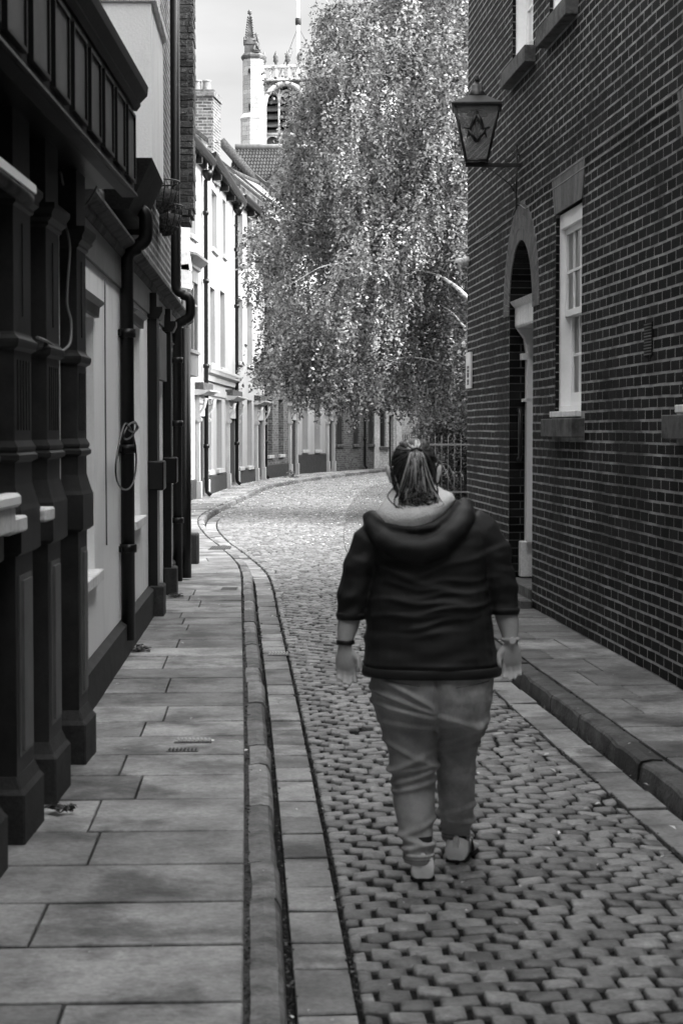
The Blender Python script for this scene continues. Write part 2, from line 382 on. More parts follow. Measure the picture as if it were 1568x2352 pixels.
def slabs(name, path, qa, qb, t0, t1, pitch, z, mt, joint=(.5, 1.1), gap=.006, th=.05, jz=.002):
    mb = MB(); t = t0; first = 0
    while t < t1:
        d = R.uniform(*pitch); a, b = qa(t + d / 2), qb(t + d / 2); q = a
        a0, a1 = qa(t), qa(t + d); b0, b1 = qb(t), qb(t + d)
        cuts = [0.0]; pos = R.uniform(*joint) * (R.uniform(.3, 1) if first % 2 else 1)
        W = abs(b - a)
        while pos < W - .22: cuts.append(pos / W); pos += R.uniform(*joint)
        cuts.append(1.0); g = gap
        for k in range(len(cuts) - 1):
            u0, u1 = cuts[k], cuts[k + 1]; e = g / W
            jj = [R.uniform(-jz, jz) for _ in range(4)]; zt = z + R.uniform(-jz, jz)
            sk = R.uniform(-.006, .006)
            def PP(tt, u, A, B): return path.at(tt, A + (B - A) * u)
            e *= .7; g2 = g * 1.9
            c = [PP(t + g2 + sk, u0 + e, a0, b0), PP(t + g2 - sk, u1 - e, a0, b0), PP(t + d - g2, u1 - e, a1, b1), PP(t + d - g2, u0 + e, a1, b1)]
            ct = (c[0] + c[1] + c[2] + c[3]) / 4
            i = len(mb.v)
            for (h, sc) in ((-th, 1), (-.004, 1), (0, None)):
                for m_, cc in enumerate(c):
                    if sc is None:
                        dv = (ct - cc); dv = dv.normalized() * .006; qx = cc + dv
                    else: qx = cc
                    mb.v.append((qx.x, qx.y, zt + h + jj[m_] * (1 if h > -th else 0)))
            for r in range(2):
                for m_ in range(4):
                    mb.f.append((i + r * 4 + m_, i + r * 4 + (m_ + 1) % 4, i + r * 4 + 4 + (m_ + 1) % 4, i + r * 4 + 4 + m_)); mb.sm.append(False)
            mb.f.append((i + 8, i + 9, i + 10, i + 11)); mb.sm.append(False)
        t += d; first += 1
    o = mb.build(name, mt); tag(o, kind='structure'); return o
def kerb(name, path, side, t0, t1, wd, mt):
    """stones laid end to end; the exposed face looks to +side of the path"""
    mb = MB(); t = t0
    while t < t1:
        d = R.uniform(.45, 1.05); rs = []; off = R.uniform(-.008, .008); zo = R.uniform(-.006, .004); n = 5
        for k in range(n):
            tt = t + .006 + (d - .012) * k / (n - 1); r = []; e = .012 if k in (0, n - 1) else 0
            for (q, z) in ((0, -.02), (0, .098 - e * .5), (wd * .45, .104 - e * .5), (wd - .018, .099 - e * .5), (wd - .003, .083 - e), (wd + .004, .05), (wd + .006, -.03)):
                w_ = .005 * noise.noise(Vector((tt * 3, q * 20 + z * 9, 5 * side)))
                p = path.at(tt, side * (q + off + w_)); r.append((p.x, p.y, z + zo + w_))
            rs.append(r)
        mb.rings(rs, True, False); t += d
    o = mb.build(name, mt); tag(o, kind='structure'); return o
T5, T22 = KP.t_of_y(3), KP.t_of_y(22)
TE = KP.len - 3
lq = lambda t: q_hit(KP, t, blx, -1.0)
_lq = [(t, lq(t)) for t in np.arange(0, KP.len, .5)]
lqi = lambda t: float(np.interp(t, [a for a, b in _lq], [b for a, b in _lq]))
slabs('pavement', KP, lambda t: -.02, lqi, T5, TE, (.48, .68), .1, M['slab'], (.45, 1.05))
mb = MB(); mb.rings([[(*KP.at(t, lqi(t) - .6), .062), (*KP.at(t, .05), .085)] for t in np.arange(0, TE, .5)], False, False, False)
tag(mb.build('pavement_bed', M['moss']), kind='structure')
kerb('kerb', KP, 1, T5, TE, .10, M['kerb'])
slabs('gutter', KP, lambda t: .128, lambda t: .308, T5, TE, (.3, .5), .001, M['slab'], (5, 6), th=.02, jz=.004)
# right side
r0, r1 = RKP.t_of_y(3), RKP.t_of_y(21)
def rq(t): return q_hit(RKP, t, wallx, .8)
_rq = [(t, min(rq(t), .95)) for t in np.arange(0, RKP.len, .5)]
rqi = lambda t: float(np.interp(t, [a for a, b in _rq], [b for a, b in _rq]))
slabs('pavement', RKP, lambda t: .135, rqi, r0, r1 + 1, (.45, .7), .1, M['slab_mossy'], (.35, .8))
mb = MB(); mb.rings([[(*RKP.at(t, .1), .08), (*RKP.at(t, rqi(t) + .3), .075)] for t in np.arange(0, r1 + 1.5, .5)], False, False, False)
tag(mb.build('pavement_bed', M['moss']), kind='structure')
RK2 = Path([(v.x, v.y) for v in RKP.q][::-1], 5)
kerb('kerb', RK2, 1, 1.0, RK2.len - 1.0, .0, M['kerb']) if False else None
def kerb_r():
    mb = MB(); t = r0
    while t < RKP.t_of_y(24):
        d = R.uniform(.5, 1.1); rs = []; off = R.uniform(-.008, .008); zo = R.uniform(-.006, .004)
        for k in range(5):
            tt = t + .006 + (d - .012) * k / 4; r = []; e = .012 if k in (0, 4) else 0
            for (q, z) in ((.006 - .02, -.03), (-.006, .05), (-.002, .086 - e), (.008, .096 - e * .5), (.06, .1), (.115, .098), (.12, -.02)):
                w_ = .006 * noise.noise(Vector((tt * 3, q * 20 + z * 9, 9)))
                p = RKP.at(tt, q + off + w_); r.append((p.x, p.y, z + zo + w_))
            rs.append(r)
        mb.rings(rs, True, False); t += d
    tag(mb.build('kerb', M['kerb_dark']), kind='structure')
kerb_r()
slabs('gutter', RKP, lambda t: -.215, lambda t: -.03, r0, RKP.t_of_y(26), (.35, .6), .001, M['slab'], (5, 6), th=.02, jz=.004)
# brick-paved apron beyond the corner, up to the railings
apr = [tuple(RKP.at(t_, -.2)) for t_ in np.arange(RKP.t_of_y(22), RKP.len - 1, 1.0)]
mb = MB(); mb.rings([[(x_, y_, -.03), (x_, y_, .022), (x_ + .04, y_, .03), (12, y_, .034)] for x_, y_ in apr], False, False, False)
M['paver'] = brickmat('brick_pavers', .12, .22, .07, .21, .1, .008, uv=False, bump=.3)
tag(mb.build('brick_paving', M['paver']), kind='structure')
# iron covers let into the pavement
def cover(name, x, y, w_, d_, z, label, ang=0, bars=7, mt='iron', group=None, slots='v'):
    c = ground_pt(x, y, z); mbp = MB(); mbp.box(c.x - w_ / 2, c.x + w_ / 2, c.y - d_ / 2, c.y + d_ / 2, z - .03, z + .002)
    t_ = thing(name, label, 'cover' if 'cover' in name else 'drain', group)
    mbp.build('cover_plate', M[mt], t_)
    mbp = MB()
    if slots == 'v':
        for k in range(bars):
            xx = c.x - w_ / 2 + w_ * (k + .7) / (bars + .4); mbp.box(xx - w_ * .022, xx + w_ * .022, c.y - d_ * .34, c.y + d_ * .34, z + .0025, z + .008)
    else:
        for r_ in range(3):
            for k in range(bars):
                xx = c.x - w_ / 2 + w_ * (k + .6 + .3 * (r_ % 2)) / (bars + .5); yy = c.y - d_ / 2 + d_ * (r_ + .7) / 3.4
                mbp.box(xx - w_ * .035, xx + w_ * .035, yy - d_ * .1, yy + d_ * .1, z + .0025, z + .009)
    mbp.build('raised_bar', M['stone_dark'] if slots == 'v' else M['stone'], t_)
def ground_pt(x, y, z=0):
    v = (1176 - y) / F; tn = (v * math.cos(PITCH) - math.sin(PITCH)) / (math.cos(PITCH) + v * math.sin(PITCH))
    Y = (z - CZ) / tn; return Vector((Xx(Y, x, z), Y, z))
cover('utility_cover', 445, 1702, .19, .12, .102, 'cast iron cover with worn raised lettering strip, farther of the two in the left pavement', bars=9, mt='iron', slots='x')
cover('utility_cover', 420, 1723, .155, .085, .102, 'small ribbed metal cover with pale bars, nearer of the two in the left pavement', bars=8, mt='iron', slots='v')
cover('drain_grate', 640, 1502, .16, .22, .004, 'iron drain grate with rows of pale slots in the left gutter', bars=7, mt='iron', slots='x')
cover('utility_cover', 527, 1352, .16, .3, .102, 'narrow metal cover in the left pavement beside the kerb, level with the far door', bars=8, mt='iron', slots='v')
cover('utility_cover', 505, 1258, .26, .8, .102, 'distant rectangular metal cover in the left pavement before the bend', bars=8, mt='iron', slots='v')

# grit, moss crumbs and fallen leaves
mb = MB()
for _ in range(5200):
    y = 4.5 + 26 * R.random() ** 1.4; t = KP.t_of_y(y); q = R.choice([R.gauss(.117, .009), R.gauss(.315, .008), R.gauss(-.01, .006)])
    z = .088 if q < .05 else -.002
    p = KP.at(t, q); s_ = R.uniform(.003, .011) * (1 if y < 14 else 1.6)
    v = [Vector((R.uniform(-1, 1), R.uniform(-1, 1), R.uniform(0, 1))) * s_ + Vector((p.x, p.y, z)) for _ in range(4)]
    i = len(mb.v); mb.v += [tuple(a) for a in v]
    for q3 in ((0, 1, 2), (0, 1, 3), (1, 2, 3), (0, 2, 3)): mb.f.append(tuple(i + k for k in q3)); mb.sm.append(False)
for _ in range(2500):
    y = 4.5 + 20 * R.random() ** 1.3; t = RKP.t_of_y(y); q = R.choice([R.gauss(-.02, .01), R.gauss(-.225, .01), R.gauss(.127, .006)])
    z = .09 if q > .1 else -.002
    p = RKP.at(t, q); s_ = R.uniform(.003, .011)
    v = [Vector((R.uniform(-1, 1), R.uniform(-1, 1), R.uniform(0, 1))) * s_ + Vector((p.x, p.y, z)) for _ in range(4)]
    i = len(mb.v); mb.v += [tuple(a) for a in v]
    for q3 in ((0, 1, 2), (0, 1, 3), (1, 2, 3), (0, 2, 3)): mb.f.append(tuple(i + k for k in q3)); mb.sm.append(False)
tag(mb.build('grit', gmat('grit', .02, .14, 40, .9, 0, 50, .1, island=.8), fix=False), 'loose grit and moss crumbs lying in the kerb joints and gutters', 'grit', kind='stuff')
def leafquad(mb, p, s_, nrm, fold=.25):
    n = nrm.normalized(); u = n.orthogonal().normalized(); a = R.uniform(0, 6.283)
    u = u * math.cos(a) + n.cross(u) * math.sin(a); v = n.cross(u)
    i = len(mb.v)
    mb.v += [tuple(p - u * s_), tuple(p + v * s_ * .6 + n * s_ * fold), tuple(p + u * s_), tuple(p - v * s_ * .6 + n * s_ * fold)]
    mb.f += [(i, i + 1, i + 2), (i, i + 2, i + 3)]; mb.sm += [False, False]
mb = MB()
def scatter(n, y0, y1, side, qm, qs, k=1.0, s0=.018, s1=.03):
    for _ in range(n):
        y = R.uniform(y0, y1); P_ = KP if side == 'l' else RKP; t = P_.t_of_y(y); q = R.gauss(qm, qs); p = P_.at(t, q)
        z = .11 if side == 'l' and q < .1 else (.105 if side == 'r' and y < 21 and q > 0 else .045)
        leafquad(mb, Vector((p.x, p.y, z)), R.uniform(s0, s1), Vector((R.gauss(0, .25), R.gauss(0, .25), 1)))
scatter(900, 36, 72, 'l', .3, .25); scatter(500, 40, 72, 'l', -.7, .3); scatter(1500, 26, 66, 'r', -.3, .45); scatter(500, 30, 60, 'r', .8, .6)
scatter(700, 32, 66, 'l', 1.4, .8); scatter(60, 9, 24, 'l', -.8, .5, s0=.01, s1=.02); scatter(50, 9, 30, 'l', .9, .5, s0=.01, s1=.022); scatter(40, 5, 12, 'r', -.3, .12, s0=.012, s1=.022)
scatter(26, 4.8, 9, 'l', .8, .4, s0=.008, s1=.016)
scatter(120, 4.9, 20, 'l', -.5, .45, s0=.003, s1=.007); scatter(120, 5, 18, 'l', .9, .45, s0=.003, s1=.008); scatter(60, 8, 18, 'r', .5, .3, s0=.004, s1=.01)
tag(mb.build('fallen_leaves', M['fallen'], fix=False), 'pale fallen leaves scattered over the setts and along the kerb', 'leaves', kind='stuff')


# ================================================================ the brick building on the right
RF = Fr((2.89, 0), (2.89 - .0713, 1), True)
S_END = RF.sx(1072); S0 = 2.0; RH = 8.8
right = thing('brick_hall', 'tall dark brick building with arched doorway filling the right side of the lane', 'building')
sc_door = (RF.sx(1168) + RF.sx(1222)) / 2; rin = abs(RF.sx(1168) - RF.sx(1222)) / 2
zsp = RF.zy(sc_door, 716); rout = rin + .33
d0, d1 = sc_door - rin, sc_door + rin
WN = []   # window openings: s0, s1, z0, z1
a, b = RF.sx(1333), RF.sx(1274); WN.append((min(a, b), max(a, b), RF.zy(RF.sx(1300), 958), RF.zy(RF.sx(1268), 497) ))
wz0, wz1 = WN[0][2], WN[0][3]; ww = WN[0][1] - WN[0][0]
zu = RF.zy(RF.sx(1165), 178) + .03                       # first-floor sill height
su = (RF.sx(1173), RF.sx(1219)); WN.append((min(su), max(su), zu, zu + 1.75))
s3 = RF.sx(1257) ; WN.append((s3 - ww, s3, zu, zu + 1.75))
s4 = RF.sx(1556); WN.append((s4 - ww - .1, s4 - .1, wz0, wz1))
def blocked(z, inner=False):
    r = []
    for (sa, sb, za, zb) in WN:
        if za < z < zb: r.append((sa, sb))
    ro = rin if inner else rout
    if z < zsp: r.append((d0, d1))
    elif z < zsp + ro: h = math.sqrt(max(ro * ro - (z - zsp) ** 2, 0)); r.append((sc_door - h, sc_door + h))
    return r
# bricks
mb = MB(); ch = .075; k = 0; z = .02
def lintel_block(z):
    r = []
    for (sa, sb, za, zb) in WN:
        if zb <= z < zb + .3: e = .03 + .12 * (z - zb) / .3; r.append((sa - e, sb + e))
        if za - .17 <= z <= za: r.append((sa - .14, sb + .14))
    return r
ZT = 7.6
while z < ZT:
    bl = blocked(z + ch / 2) + lintel_block(z + ch / 2)
    s = 9.0 + (.1125 if k % 2 else 0) + R.uniform(-.004, .004)
    while s < S_END:
        a0, a1 = s + .006, min(s + .219, S_END)
        parts = [(a0, a1)]
        for (ba, bb) in bl:
            np_ = []
            for (x0, x1) in parts:
                if x1 <= ba or x0 >= bb: np_.append((x0, x1))
                else:
                    if x0 < ba: np_.append((x0, ba))
                    if x1 > bb: np_.append((bb, x1))
            parts = np_
        for (x0, x1) in parts:
            if x1 - x0 < .02: continue
            j = lambda a=.0018: R.uniform(-a, a)
            n1 = .0012 + R.uniform(-.0006, .0012); zt = z + .006; zb_ = z + ch - .006; w_ = .004 * noise.noise(Vector((s * 1.7, z * 2, 3)))
            e = .003; i = len(mb.v)
            q = [(x0 + j(), zt + j() + w_), (x1 + j(), zt + j() + w_), (x1 + j(), zb_ + j() + w_), (x0 + j(), zb_ + j() + w_)]
            for (u, v) in q: mb.v.append(RF.P(u, -.006, v))
            cs, cz_ = (x0 + x1) / 2, z + ch / 2
            for (u, v) in q: mb.v.append(RF.P(u + (e if u < cs else -e), n1, v + (e if v < cz_ else -e)))
            mb.f.append((i + 4, i + 5, i + 6, i + 7)); mb.sm.append(False)
            for m_ in range(4): mb.f.append((i + m_, i + (m_ + 1) % 4, i + 4 + (m_ + 1) % 4, i + 4 + m_)); mb.sm.append(False)
        s += .225
    z += ch; k += 1
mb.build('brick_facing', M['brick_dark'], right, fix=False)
# mortar face with real openings, built in strips
def strips(mb, s0, s1, z0, z1, n, fn, cuts):
    zs = sorted(set([z0, z1] + [c for c in cuts if z0 < c < z1]))
    for a_, b_ in zip(zs[:-1], zs[1:]):
        bl = sorted(fn((a_ + b_) / 2)); x = s0
        for (ba, bb) in bl:
            if bb < s0 or ba > s1: continue
            if ba > x: mb.poly([RF.P(x, n, a_), RF.P(ba, n, a_), RF.P(ba, n, b_), RF.P(x, n, b_)])
            x = max(x, bb)
        if x < s1: mb.poly([RF.P(x, n, a_), RF.P(s1, n, a_), RF.P(s1, n, b_), RF.P(x, n, b_)])
cuts = [wz0, wz1, zu, zu + 1.75, zsp] + [zsp + rin * math.sin(i * math.pi / 40) for i in range(1, 21)]
mb = MB(); strips(mb, 9.0, S_END, 0, RH, 0, lambda z: blocked(z, True), cuts)
mb.poly([RF.P(S_END, 0, 0), RF.P(S_END, -8, 0), RF.P(S_END, -8, RH), RF.P(S_END, 0, RH)])
mb.poly([RF.P(9.0, 0, RH), RF.P(S_END, 0, RH), RF.P(S_END, -8, RH), RF.P(9.0, -8, RH)])
mb.poly([RF.P(-10, 0, RH), RF.P(9.0, 0, RH), RF.P(9.0, -8, RH), RF.P(-10, -8, RH)])
for (sa, sb, za, zb) in WN:
    for (p, q) in (((sa, za), (sb, za)), ((sb, za), (sb, zb)), ((sb, zb), (sa, zb)), ((sa, zb), (sa, za))):
        mb.poly([RF.P(p[0], 0, p[1]), RF.P(q[0], 0, q[1]), RF.P(q[0], -.35, q[1]), RF.P(p[0], -.35, p[1])])
mb.build('mortar_face', M['mortar'], right, fix=False)
mb = MB(); mb.poly([RF.P(-10, 0, 0), RF.P(9.0, 0, 0), RF.P(9.0, 0, RH), RF.P(-10, 0, RH)])
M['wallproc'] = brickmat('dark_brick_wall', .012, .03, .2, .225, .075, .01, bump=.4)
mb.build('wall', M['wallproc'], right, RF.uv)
# window reveals: header bricks
for (sa, sb, za, zb) in WN[:1]:
    pass
# door recess: brick jambs and barrel
DR = -.30
mb = MB(); z = .1; k = 0
def jamb(mb, s, z0, z1, dirn):
    n0 = -.002; z = z0; k = 0
    while z < z1 - .02:
        cut = .1125 if k % 2 else .225; n = 0
        nn = n0
        while nn > DR:
            w_ = cut if nn == n0 else .225; a_, b_ = nn, max(nn - w_ + .01, DR); zz0, zz1 = z + .0055, min(z + ch, z1) - .0055
            RF.box(mb, *(sorted((s - dirn * .003 * 0, s - dirn * .006 ))), b_, a_, zz0, zz1)
            nn -= w_
        z += ch; k += 1
jamb(mb, d1, .1, zsp, 1); jamb(mb, d0, .1, zsp, -1)
for i in range(30):     # intrados courses
    a0, a1 = math.pi * i / 30 + .008, math.pi * (i + 1) / 30 - .008
    for (na, nb) in ((-.002, -.21), (-.22, DR)):
        c = []
        for r_ in (rin - .006, rin + .01):
            for aa in (a0, a1):
                c.append((sc_door + r_ * math.cos(aa), zsp + r_ * math.sin(aa)))
        mb.hexa([RF.P(c[0][0], nb, c[0][1]), RF.P(c[1][0], nb, c[1][1]), RF.P(c[3][0], nb, c[3][1]), RF.P(c[2][0], nb, c[2][1]),
                 RF.P(c[0][0], na, c[0][1]), RF.P(c[1][0], na, c[1][1]), RF.P(c[3][0], na, c[3][1]), RF.P(c[2][0], na, c[2][1])])
mb.build('door_jamb', M['brick_dark'], right, fix=False)
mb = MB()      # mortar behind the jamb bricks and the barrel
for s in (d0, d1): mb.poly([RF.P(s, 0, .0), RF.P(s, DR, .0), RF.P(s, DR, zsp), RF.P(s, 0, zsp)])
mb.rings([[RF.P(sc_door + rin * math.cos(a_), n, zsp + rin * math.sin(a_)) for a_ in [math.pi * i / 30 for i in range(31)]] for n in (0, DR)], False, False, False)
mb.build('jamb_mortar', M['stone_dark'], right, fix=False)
# arch of three rings of rubbed headers
mb = MB(); NV = 46
for ring in range(3):
    ra, rb = rin + .11 * ring + (.0 if ring == 0 else .003), rin + .11 * (ring + 1) - .003
    for i in range(NV):
        a0, a1 = math.pi * i / NV + .0035, math.pi * (i + 1) / NV - .0035; c = []
        for r_ in (ra, rb):
            for aa in (a0, a1): c.append((sc_door + r_ * math.cos(aa), zsp + r_ * math.sin(aa)))
        n1 = .009 + R.uniform(0, .0015)
        mb.hexa([RF.P(c[0][0], -.01, c[0][1]), RF.P(c[1][0], -.01, c[1][1]), RF.P(c[3][0], -.01, c[3][1]), RF.P(c[2][0], -.01, c[2][1]),
                 RF.P(c[0][0], n1, c[0][1]), RF.P(c[1][0], n1, c[1][1]), RF.P(c[3][0], n1, c[3][1]), RF.P(c[2][0], n1, c[2][1])])
mb.build('door_arch', M['rubbed'], right, fix=False)
mb = MB(); mb.rings([[RF.P(sc_door + r_ * math.cos(a_), .006, zsp + r_ * math.sin(a_)) for a_ in [math.pi * i / 40 for i in range(41)]] for r_ in (rin, rout)], False, False, False)
mb.build('arch_mortar', M['mortar'], right, fix=False)
# door set: surround, canopy, leaf, fanlight, steps, handle
dj = RF.bx('door', M['black'], right, d0, d1, DR - .06, DR + .02, .25, zsp - .1)
RF.bx('letter_plate', M['stone_dark'], dj, sc_door - .15, sc_door + .15, DR + .02, DR + .03, 1.1, 1.17)
mb = MB()
for s in (d0 + .07, d0 + .3, sc_door + .05, sc_door + .3): RF.box(mb, s, s + .17, DR + .02, DR + .035, .5, 1.0); RF.box(mb, s, s + .17, DR + .02, DR + .035, 1.25, 2.1)
mb.build('door_panel', M['black'], dj)
for (sa, sb2) in ((d0 + .005, d0 + .13), (d1 - .13, d1 - .005)):
    mb = MB(); RF.box(mb, sa, sb2, DR, DR + .15, .5, zsp - .3); RF.box(mb, sa - 0, sb2 + .0, DR, DR + .185, 1.95, 1.98); RF.box(mb, sa, sb2, DR, DR + .2, zsp - .42, zsp - .36)
    RF.prof(mb, sa + .01, sb2 - .01, [(DR, zsp - .36), (DR + .15, zsp - .36), (DR + .17, zsp - .22), (DR + .22, zsp - .15), (DR + .24, zsp - .12), (DR, zsp - .12)])
    p_ = mb.build('door_column', M['white'], right)
    RF.bx('column_base', M['white_worn'], p_, sa - 0, sb2 + .004, DR, DR + .205, .28, .62, bev=.008)
mb = MB(); RF.prof(mb, d0 + .004, d1 - .004, [(DR, zsp - .12), (DR + .24, zsp - .12), (DR + .25, zsp - .1), (DR + .25, zsp + .07), (DR + .28, zsp + .1), (DR + .3, zsp + .13), (DR, zsp + .16)])
mb.build('door_canopy', M['white_worn'], right)
mb = MB(); mb.poly([RF.P(sc_door + rin * math.cos(a_), DR + .01, zsp + rin * math.sin(a_)) for a_ in [math.pi * i / 30 for i in range(31)]])
mb.poly([RF.P(d0, DR - .03, .1), RF.P(d1, DR - .03, .1), RF.P(d1, DR - .03, zsp), RF.P(d0, DR - .03, zsp)])
mb.build('fanlight', M['glass_dark'], right)
mb = MB()
for a_ in [math.pi * i / 6 for i in range(1, 6)]:
    mb.tube([RF.P(sc_door + .12 * math.cos(a_), DR + .02, zsp + .12 * math.sin(a_) + .15), RF.P(sc_door + rin * math.cos(a_), DR + .02, zsp + rin * math.sin(a_))], .012, 6)
mb.tube([RF.P(sc_door + (rin - .02) * math.cos(a_), DR + .02, zsp + (rin - .02) * math.sin(a_)) for a_ in [math.pi * i / 24 for i in range(25)]], .022, 6)
mb.build('fanlight_bar', M['white'], right)
bevel(RF.bx('step', M['stone_dark'], right, d0 + .004, d1 - .004, DR, .015, .02, .27), .012)
bevel(RF.bx('door_threshold', M['stone_dark'], right, d0 - .12, d1 + .1, .016, .12, .06, .175), .012)
mb = MB()   # the long black pull handle
hz0, hz1 = RF.zy(d1 - .1, 1055, -.06), RF.zy(d1 - .1, 942, -.06)
hn = -.09; hs = d1 - .006
mb.tube([RF.P(hs + .02, hn, hz1), RF.P(hs - .07, hn, hz1), RF.P(hs - .1, hn, hz1 - .04), RF.P(hs - .1, hn, hz0 + .04), RF.P(hs - .07, hn, hz0), RF.P(hs + .02, hn, hz0)], .02, 10)
mb.build('grab_handle', M['iron'], right)

# sash windows
def sash(fr, parent, s0, s1, z0, z1, n, cols, rows, name='window', curtain=True, bar=.022, frame=.07, mt='white', sillm=None, deep=.16):
    """box frame, two sliding sashes one behind the other, glazing bars, glass, curtain"""
    mb = MB(); zm = (z0 + z1) / 2 - .03
    B = lambda *a: fr.box(mb, *a)
    B(s0, s0 + frame, n - deep, n, z0, z1); B(s1 - frame, s1, n - deep, n, z0, z1); B(s0 + frame, s1 - frame, n - deep, n, z1 - frame * 1.7, z1); B(s0 + frame, s1 - frame, n - deep, n, z0, z0 + frame * .6)
    w_ = mb.build(name, M[mt], parent)
    for up in (1, 0):
        nn = n - .035 if up else n - .085; za, zb = (zm, z1 - frame * 1.7) if up else (z0 + frame * .6, zm + .045)
        a, b = s0 + frame, s1 - frame; st = .048; mb = MB()
        B(a, a + st, nn - .04, nn, za, zb); B(b - st, b, nn - .04, nn, za, zb)
        B(a + st, b - st, nn - .04, nn, zb - .05, zb); B(a + st, b - st, nn - .04, nn, za, za + (.05 if up else .11))
        ia, ib, ja, jb = a + st, b - st, za + (.05 if up else .11), zb - .05
        for c in range(1, cols): x = ia + (ib - ia) * c / cols; B(x - bar / 2, x + bar / 2, nn - .035, nn - .004, ja, jb)
        for r_ in range(1, rows): y = ja + (jb - ja) * r_ / rows; B(ia, ib, nn - .033, nn - .006, y - bar / 2, y + bar / 2)
        mb.build('sash', M[mt], w_)
        g = MB(); g.poly([fr.P(ia, nn - .02, ja), fr.P(ib, nn - .02, ja), fr.P(ib, nn - .02, jb), fr.P(ia, nn - .02, jb)]); g.build('glass', M['glass'], w_)
    g = MB(); a, b = s0 + .03, s1 - .03
    if curtain:
        m_ = 70; g.rings([[fr.P(a + (b - a) * i / m_, n - deep - .07 + .02 * math.sin(i * 1.7) + .008 * math.sin(i * 4.1), zz) for i in range(m_ + 1)] for zz in (z0 + .02, z1 - .02)], False, True, False)
        g.build('curtain', M['curtain'], w_)
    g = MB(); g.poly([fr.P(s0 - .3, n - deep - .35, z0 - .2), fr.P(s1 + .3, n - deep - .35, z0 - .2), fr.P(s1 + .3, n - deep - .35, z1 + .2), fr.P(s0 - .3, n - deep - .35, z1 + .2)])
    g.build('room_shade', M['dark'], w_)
    return w_
for i, (sa, sb, za, zb) in enumerate(WN):
    w_ = sash(RF, right, sa + .004, sb - .004, za + .05, zb - .01, -.028, 3, 2)
    RF.bx('timber_sill', M['white_worn'], w_, sa - .03 if i else sa + .004, sb + .02 if i else sb + .03, -.12, .045, za + .0, za + .048, bev=.004)
    sl = RF.bx('stone_sill', M['stone_dark'], right, sa - .13, sb + .13, -.02, .10, za - .16, za - .012, bev=.006)
    # flat gauged arch
    mb = MB(); nb_ = 26; e0, e1, zl = .03, .15, .29
    for k in range(nb_):
        u0, u1 = k / nb_, (k + 1) / nb_; g = .0008
        c = [(sa - e0 + (sb - sa + 2 * e0) * u0 + g, zb), (sa - e0 + (sb - sa + 2 * e0) * u1 - g, zb), (sa - e1 + (sb - sa + 2 * e1) * u1 - g, zb + zl), (sa - e1 + (sb - sa + 2 * e1) * u0 + g, zb + zl)]
        n1 = .012 + R.uniform(0, .001)
        mb.hexa([RF.P(c[m][0], -.05, c[m][1]) for m in range(4)] + [RF.P(c[m][0], n1, c[m][1]) for m in range(4)])
    mb.build('window_lintel', M['rubbed'], right, fix=False)
    # brick reveal of the far jamb
    mb = MB(); z = za
    while z < zb - .03:
        RF.box(mb, sb - .006, sb + .0, -.028, .003, z + .0055, z + ch - .0055); z += ch
    mb.build('window_reveal', M['brick_dark'], right, fix=False)
# air brick
sa_, sb_, z0_, z1_ = RF.sx(1497), RF.sx(1479), RF.zy(RF.sx(1488), 817), RF.zy(RF.sx(1488), 740)
mb = MB(); RF.box(mb, min(sa_, sb_), max(sa_, sb_), .004, .009, z0_, z1_); vt = mb.build('air_vent', M['brick_dark'], right)
mb = MB()
for k in range(11): zz = z0_ + (z1_ - z0_) * (k + .3) / 11.2; RF.box(mb, min(sa_, sb_) + .012, max(sa_, sb_) - .012, .009, .015, zz, zz + .008)
mb.build('vent_slat', M['rubbed'], vt)
# cables clipped across the wall
def wallcable(pts, r_, mt, name='wall_cable', sag=.008):
    q = []
    for (x, y), (x2, y2) in zip(pts[:-1], pts[1:]):
        sa, sb = RF.sx(x), RF.sx(x2); za, zb = RF.zy(sa, y), RF.zy(sb, y2); n = max(2, int(abs(sb - sa) / .12))
        for i in range(n):
            u = i / n; q.append(RF.P(sa + (sb - sa) * u, .012, za + (zb - za) * u + sag * noise.noise(Vector((sa + (sb - sa) * u, y, 1))) * 2))
    sb = RF.sx(pts[-1][0]); q.append(RF.P(sb, .012, RF.zy(sb, pts[-1][1])))
    mb = MB(); mb.tube(q, r_, 6); mb.build(name, M[mt], right)
wallcable([(1074, 572), (1120, 543), (1160, 512), (1173, 503), (1180, 485), (1187, 472), (1195, 469), (1206, 480), (1260, 439), (1331, 392), (1400, 345), (1480, 287), (1567, 227)], .0042, 'cable_pale')
wallcable([(1074, 552), (1150, 497), (1186, 473), (1260, 418), (1331, 370), (1450, 285), (1567, 198)], .005, 'black')
# sign plate by the corner
sg = thing('wall_sign', 'narrow white notice board with small black print on the dark brick wall by the corner', 'sign')
sa, sb = RF.sx(1085), RF.sx(1074.6); z0_, z1_ = RF.zy(sb, 893), RF.zy(sa, 808)
RF.bx('sign_board', M['plastic'], sg, sa, sb, .008, .03, z0_, z1_)
mb = MB()
for (zz, hh, n) in ((.55, .028, 6), (.45, .028, 6), (.36, .03, 7), (.3, .03, 7), (.22, .012, 9), (.19, .012, 8), (.16, .012, 9), (.1, .02, 5)):
    z_ = z0_ + (z1_ - z0_) * zz; s = sa + .1
    for i in range(n):
        w_ = (sb - sa - .2) / n; RF.box(mb, s + w_ * .15, s + w_ * .8, .03, .032, z_, z_ + hh); s += w_
mb.build('sign_lettering', M['iron'], sg)
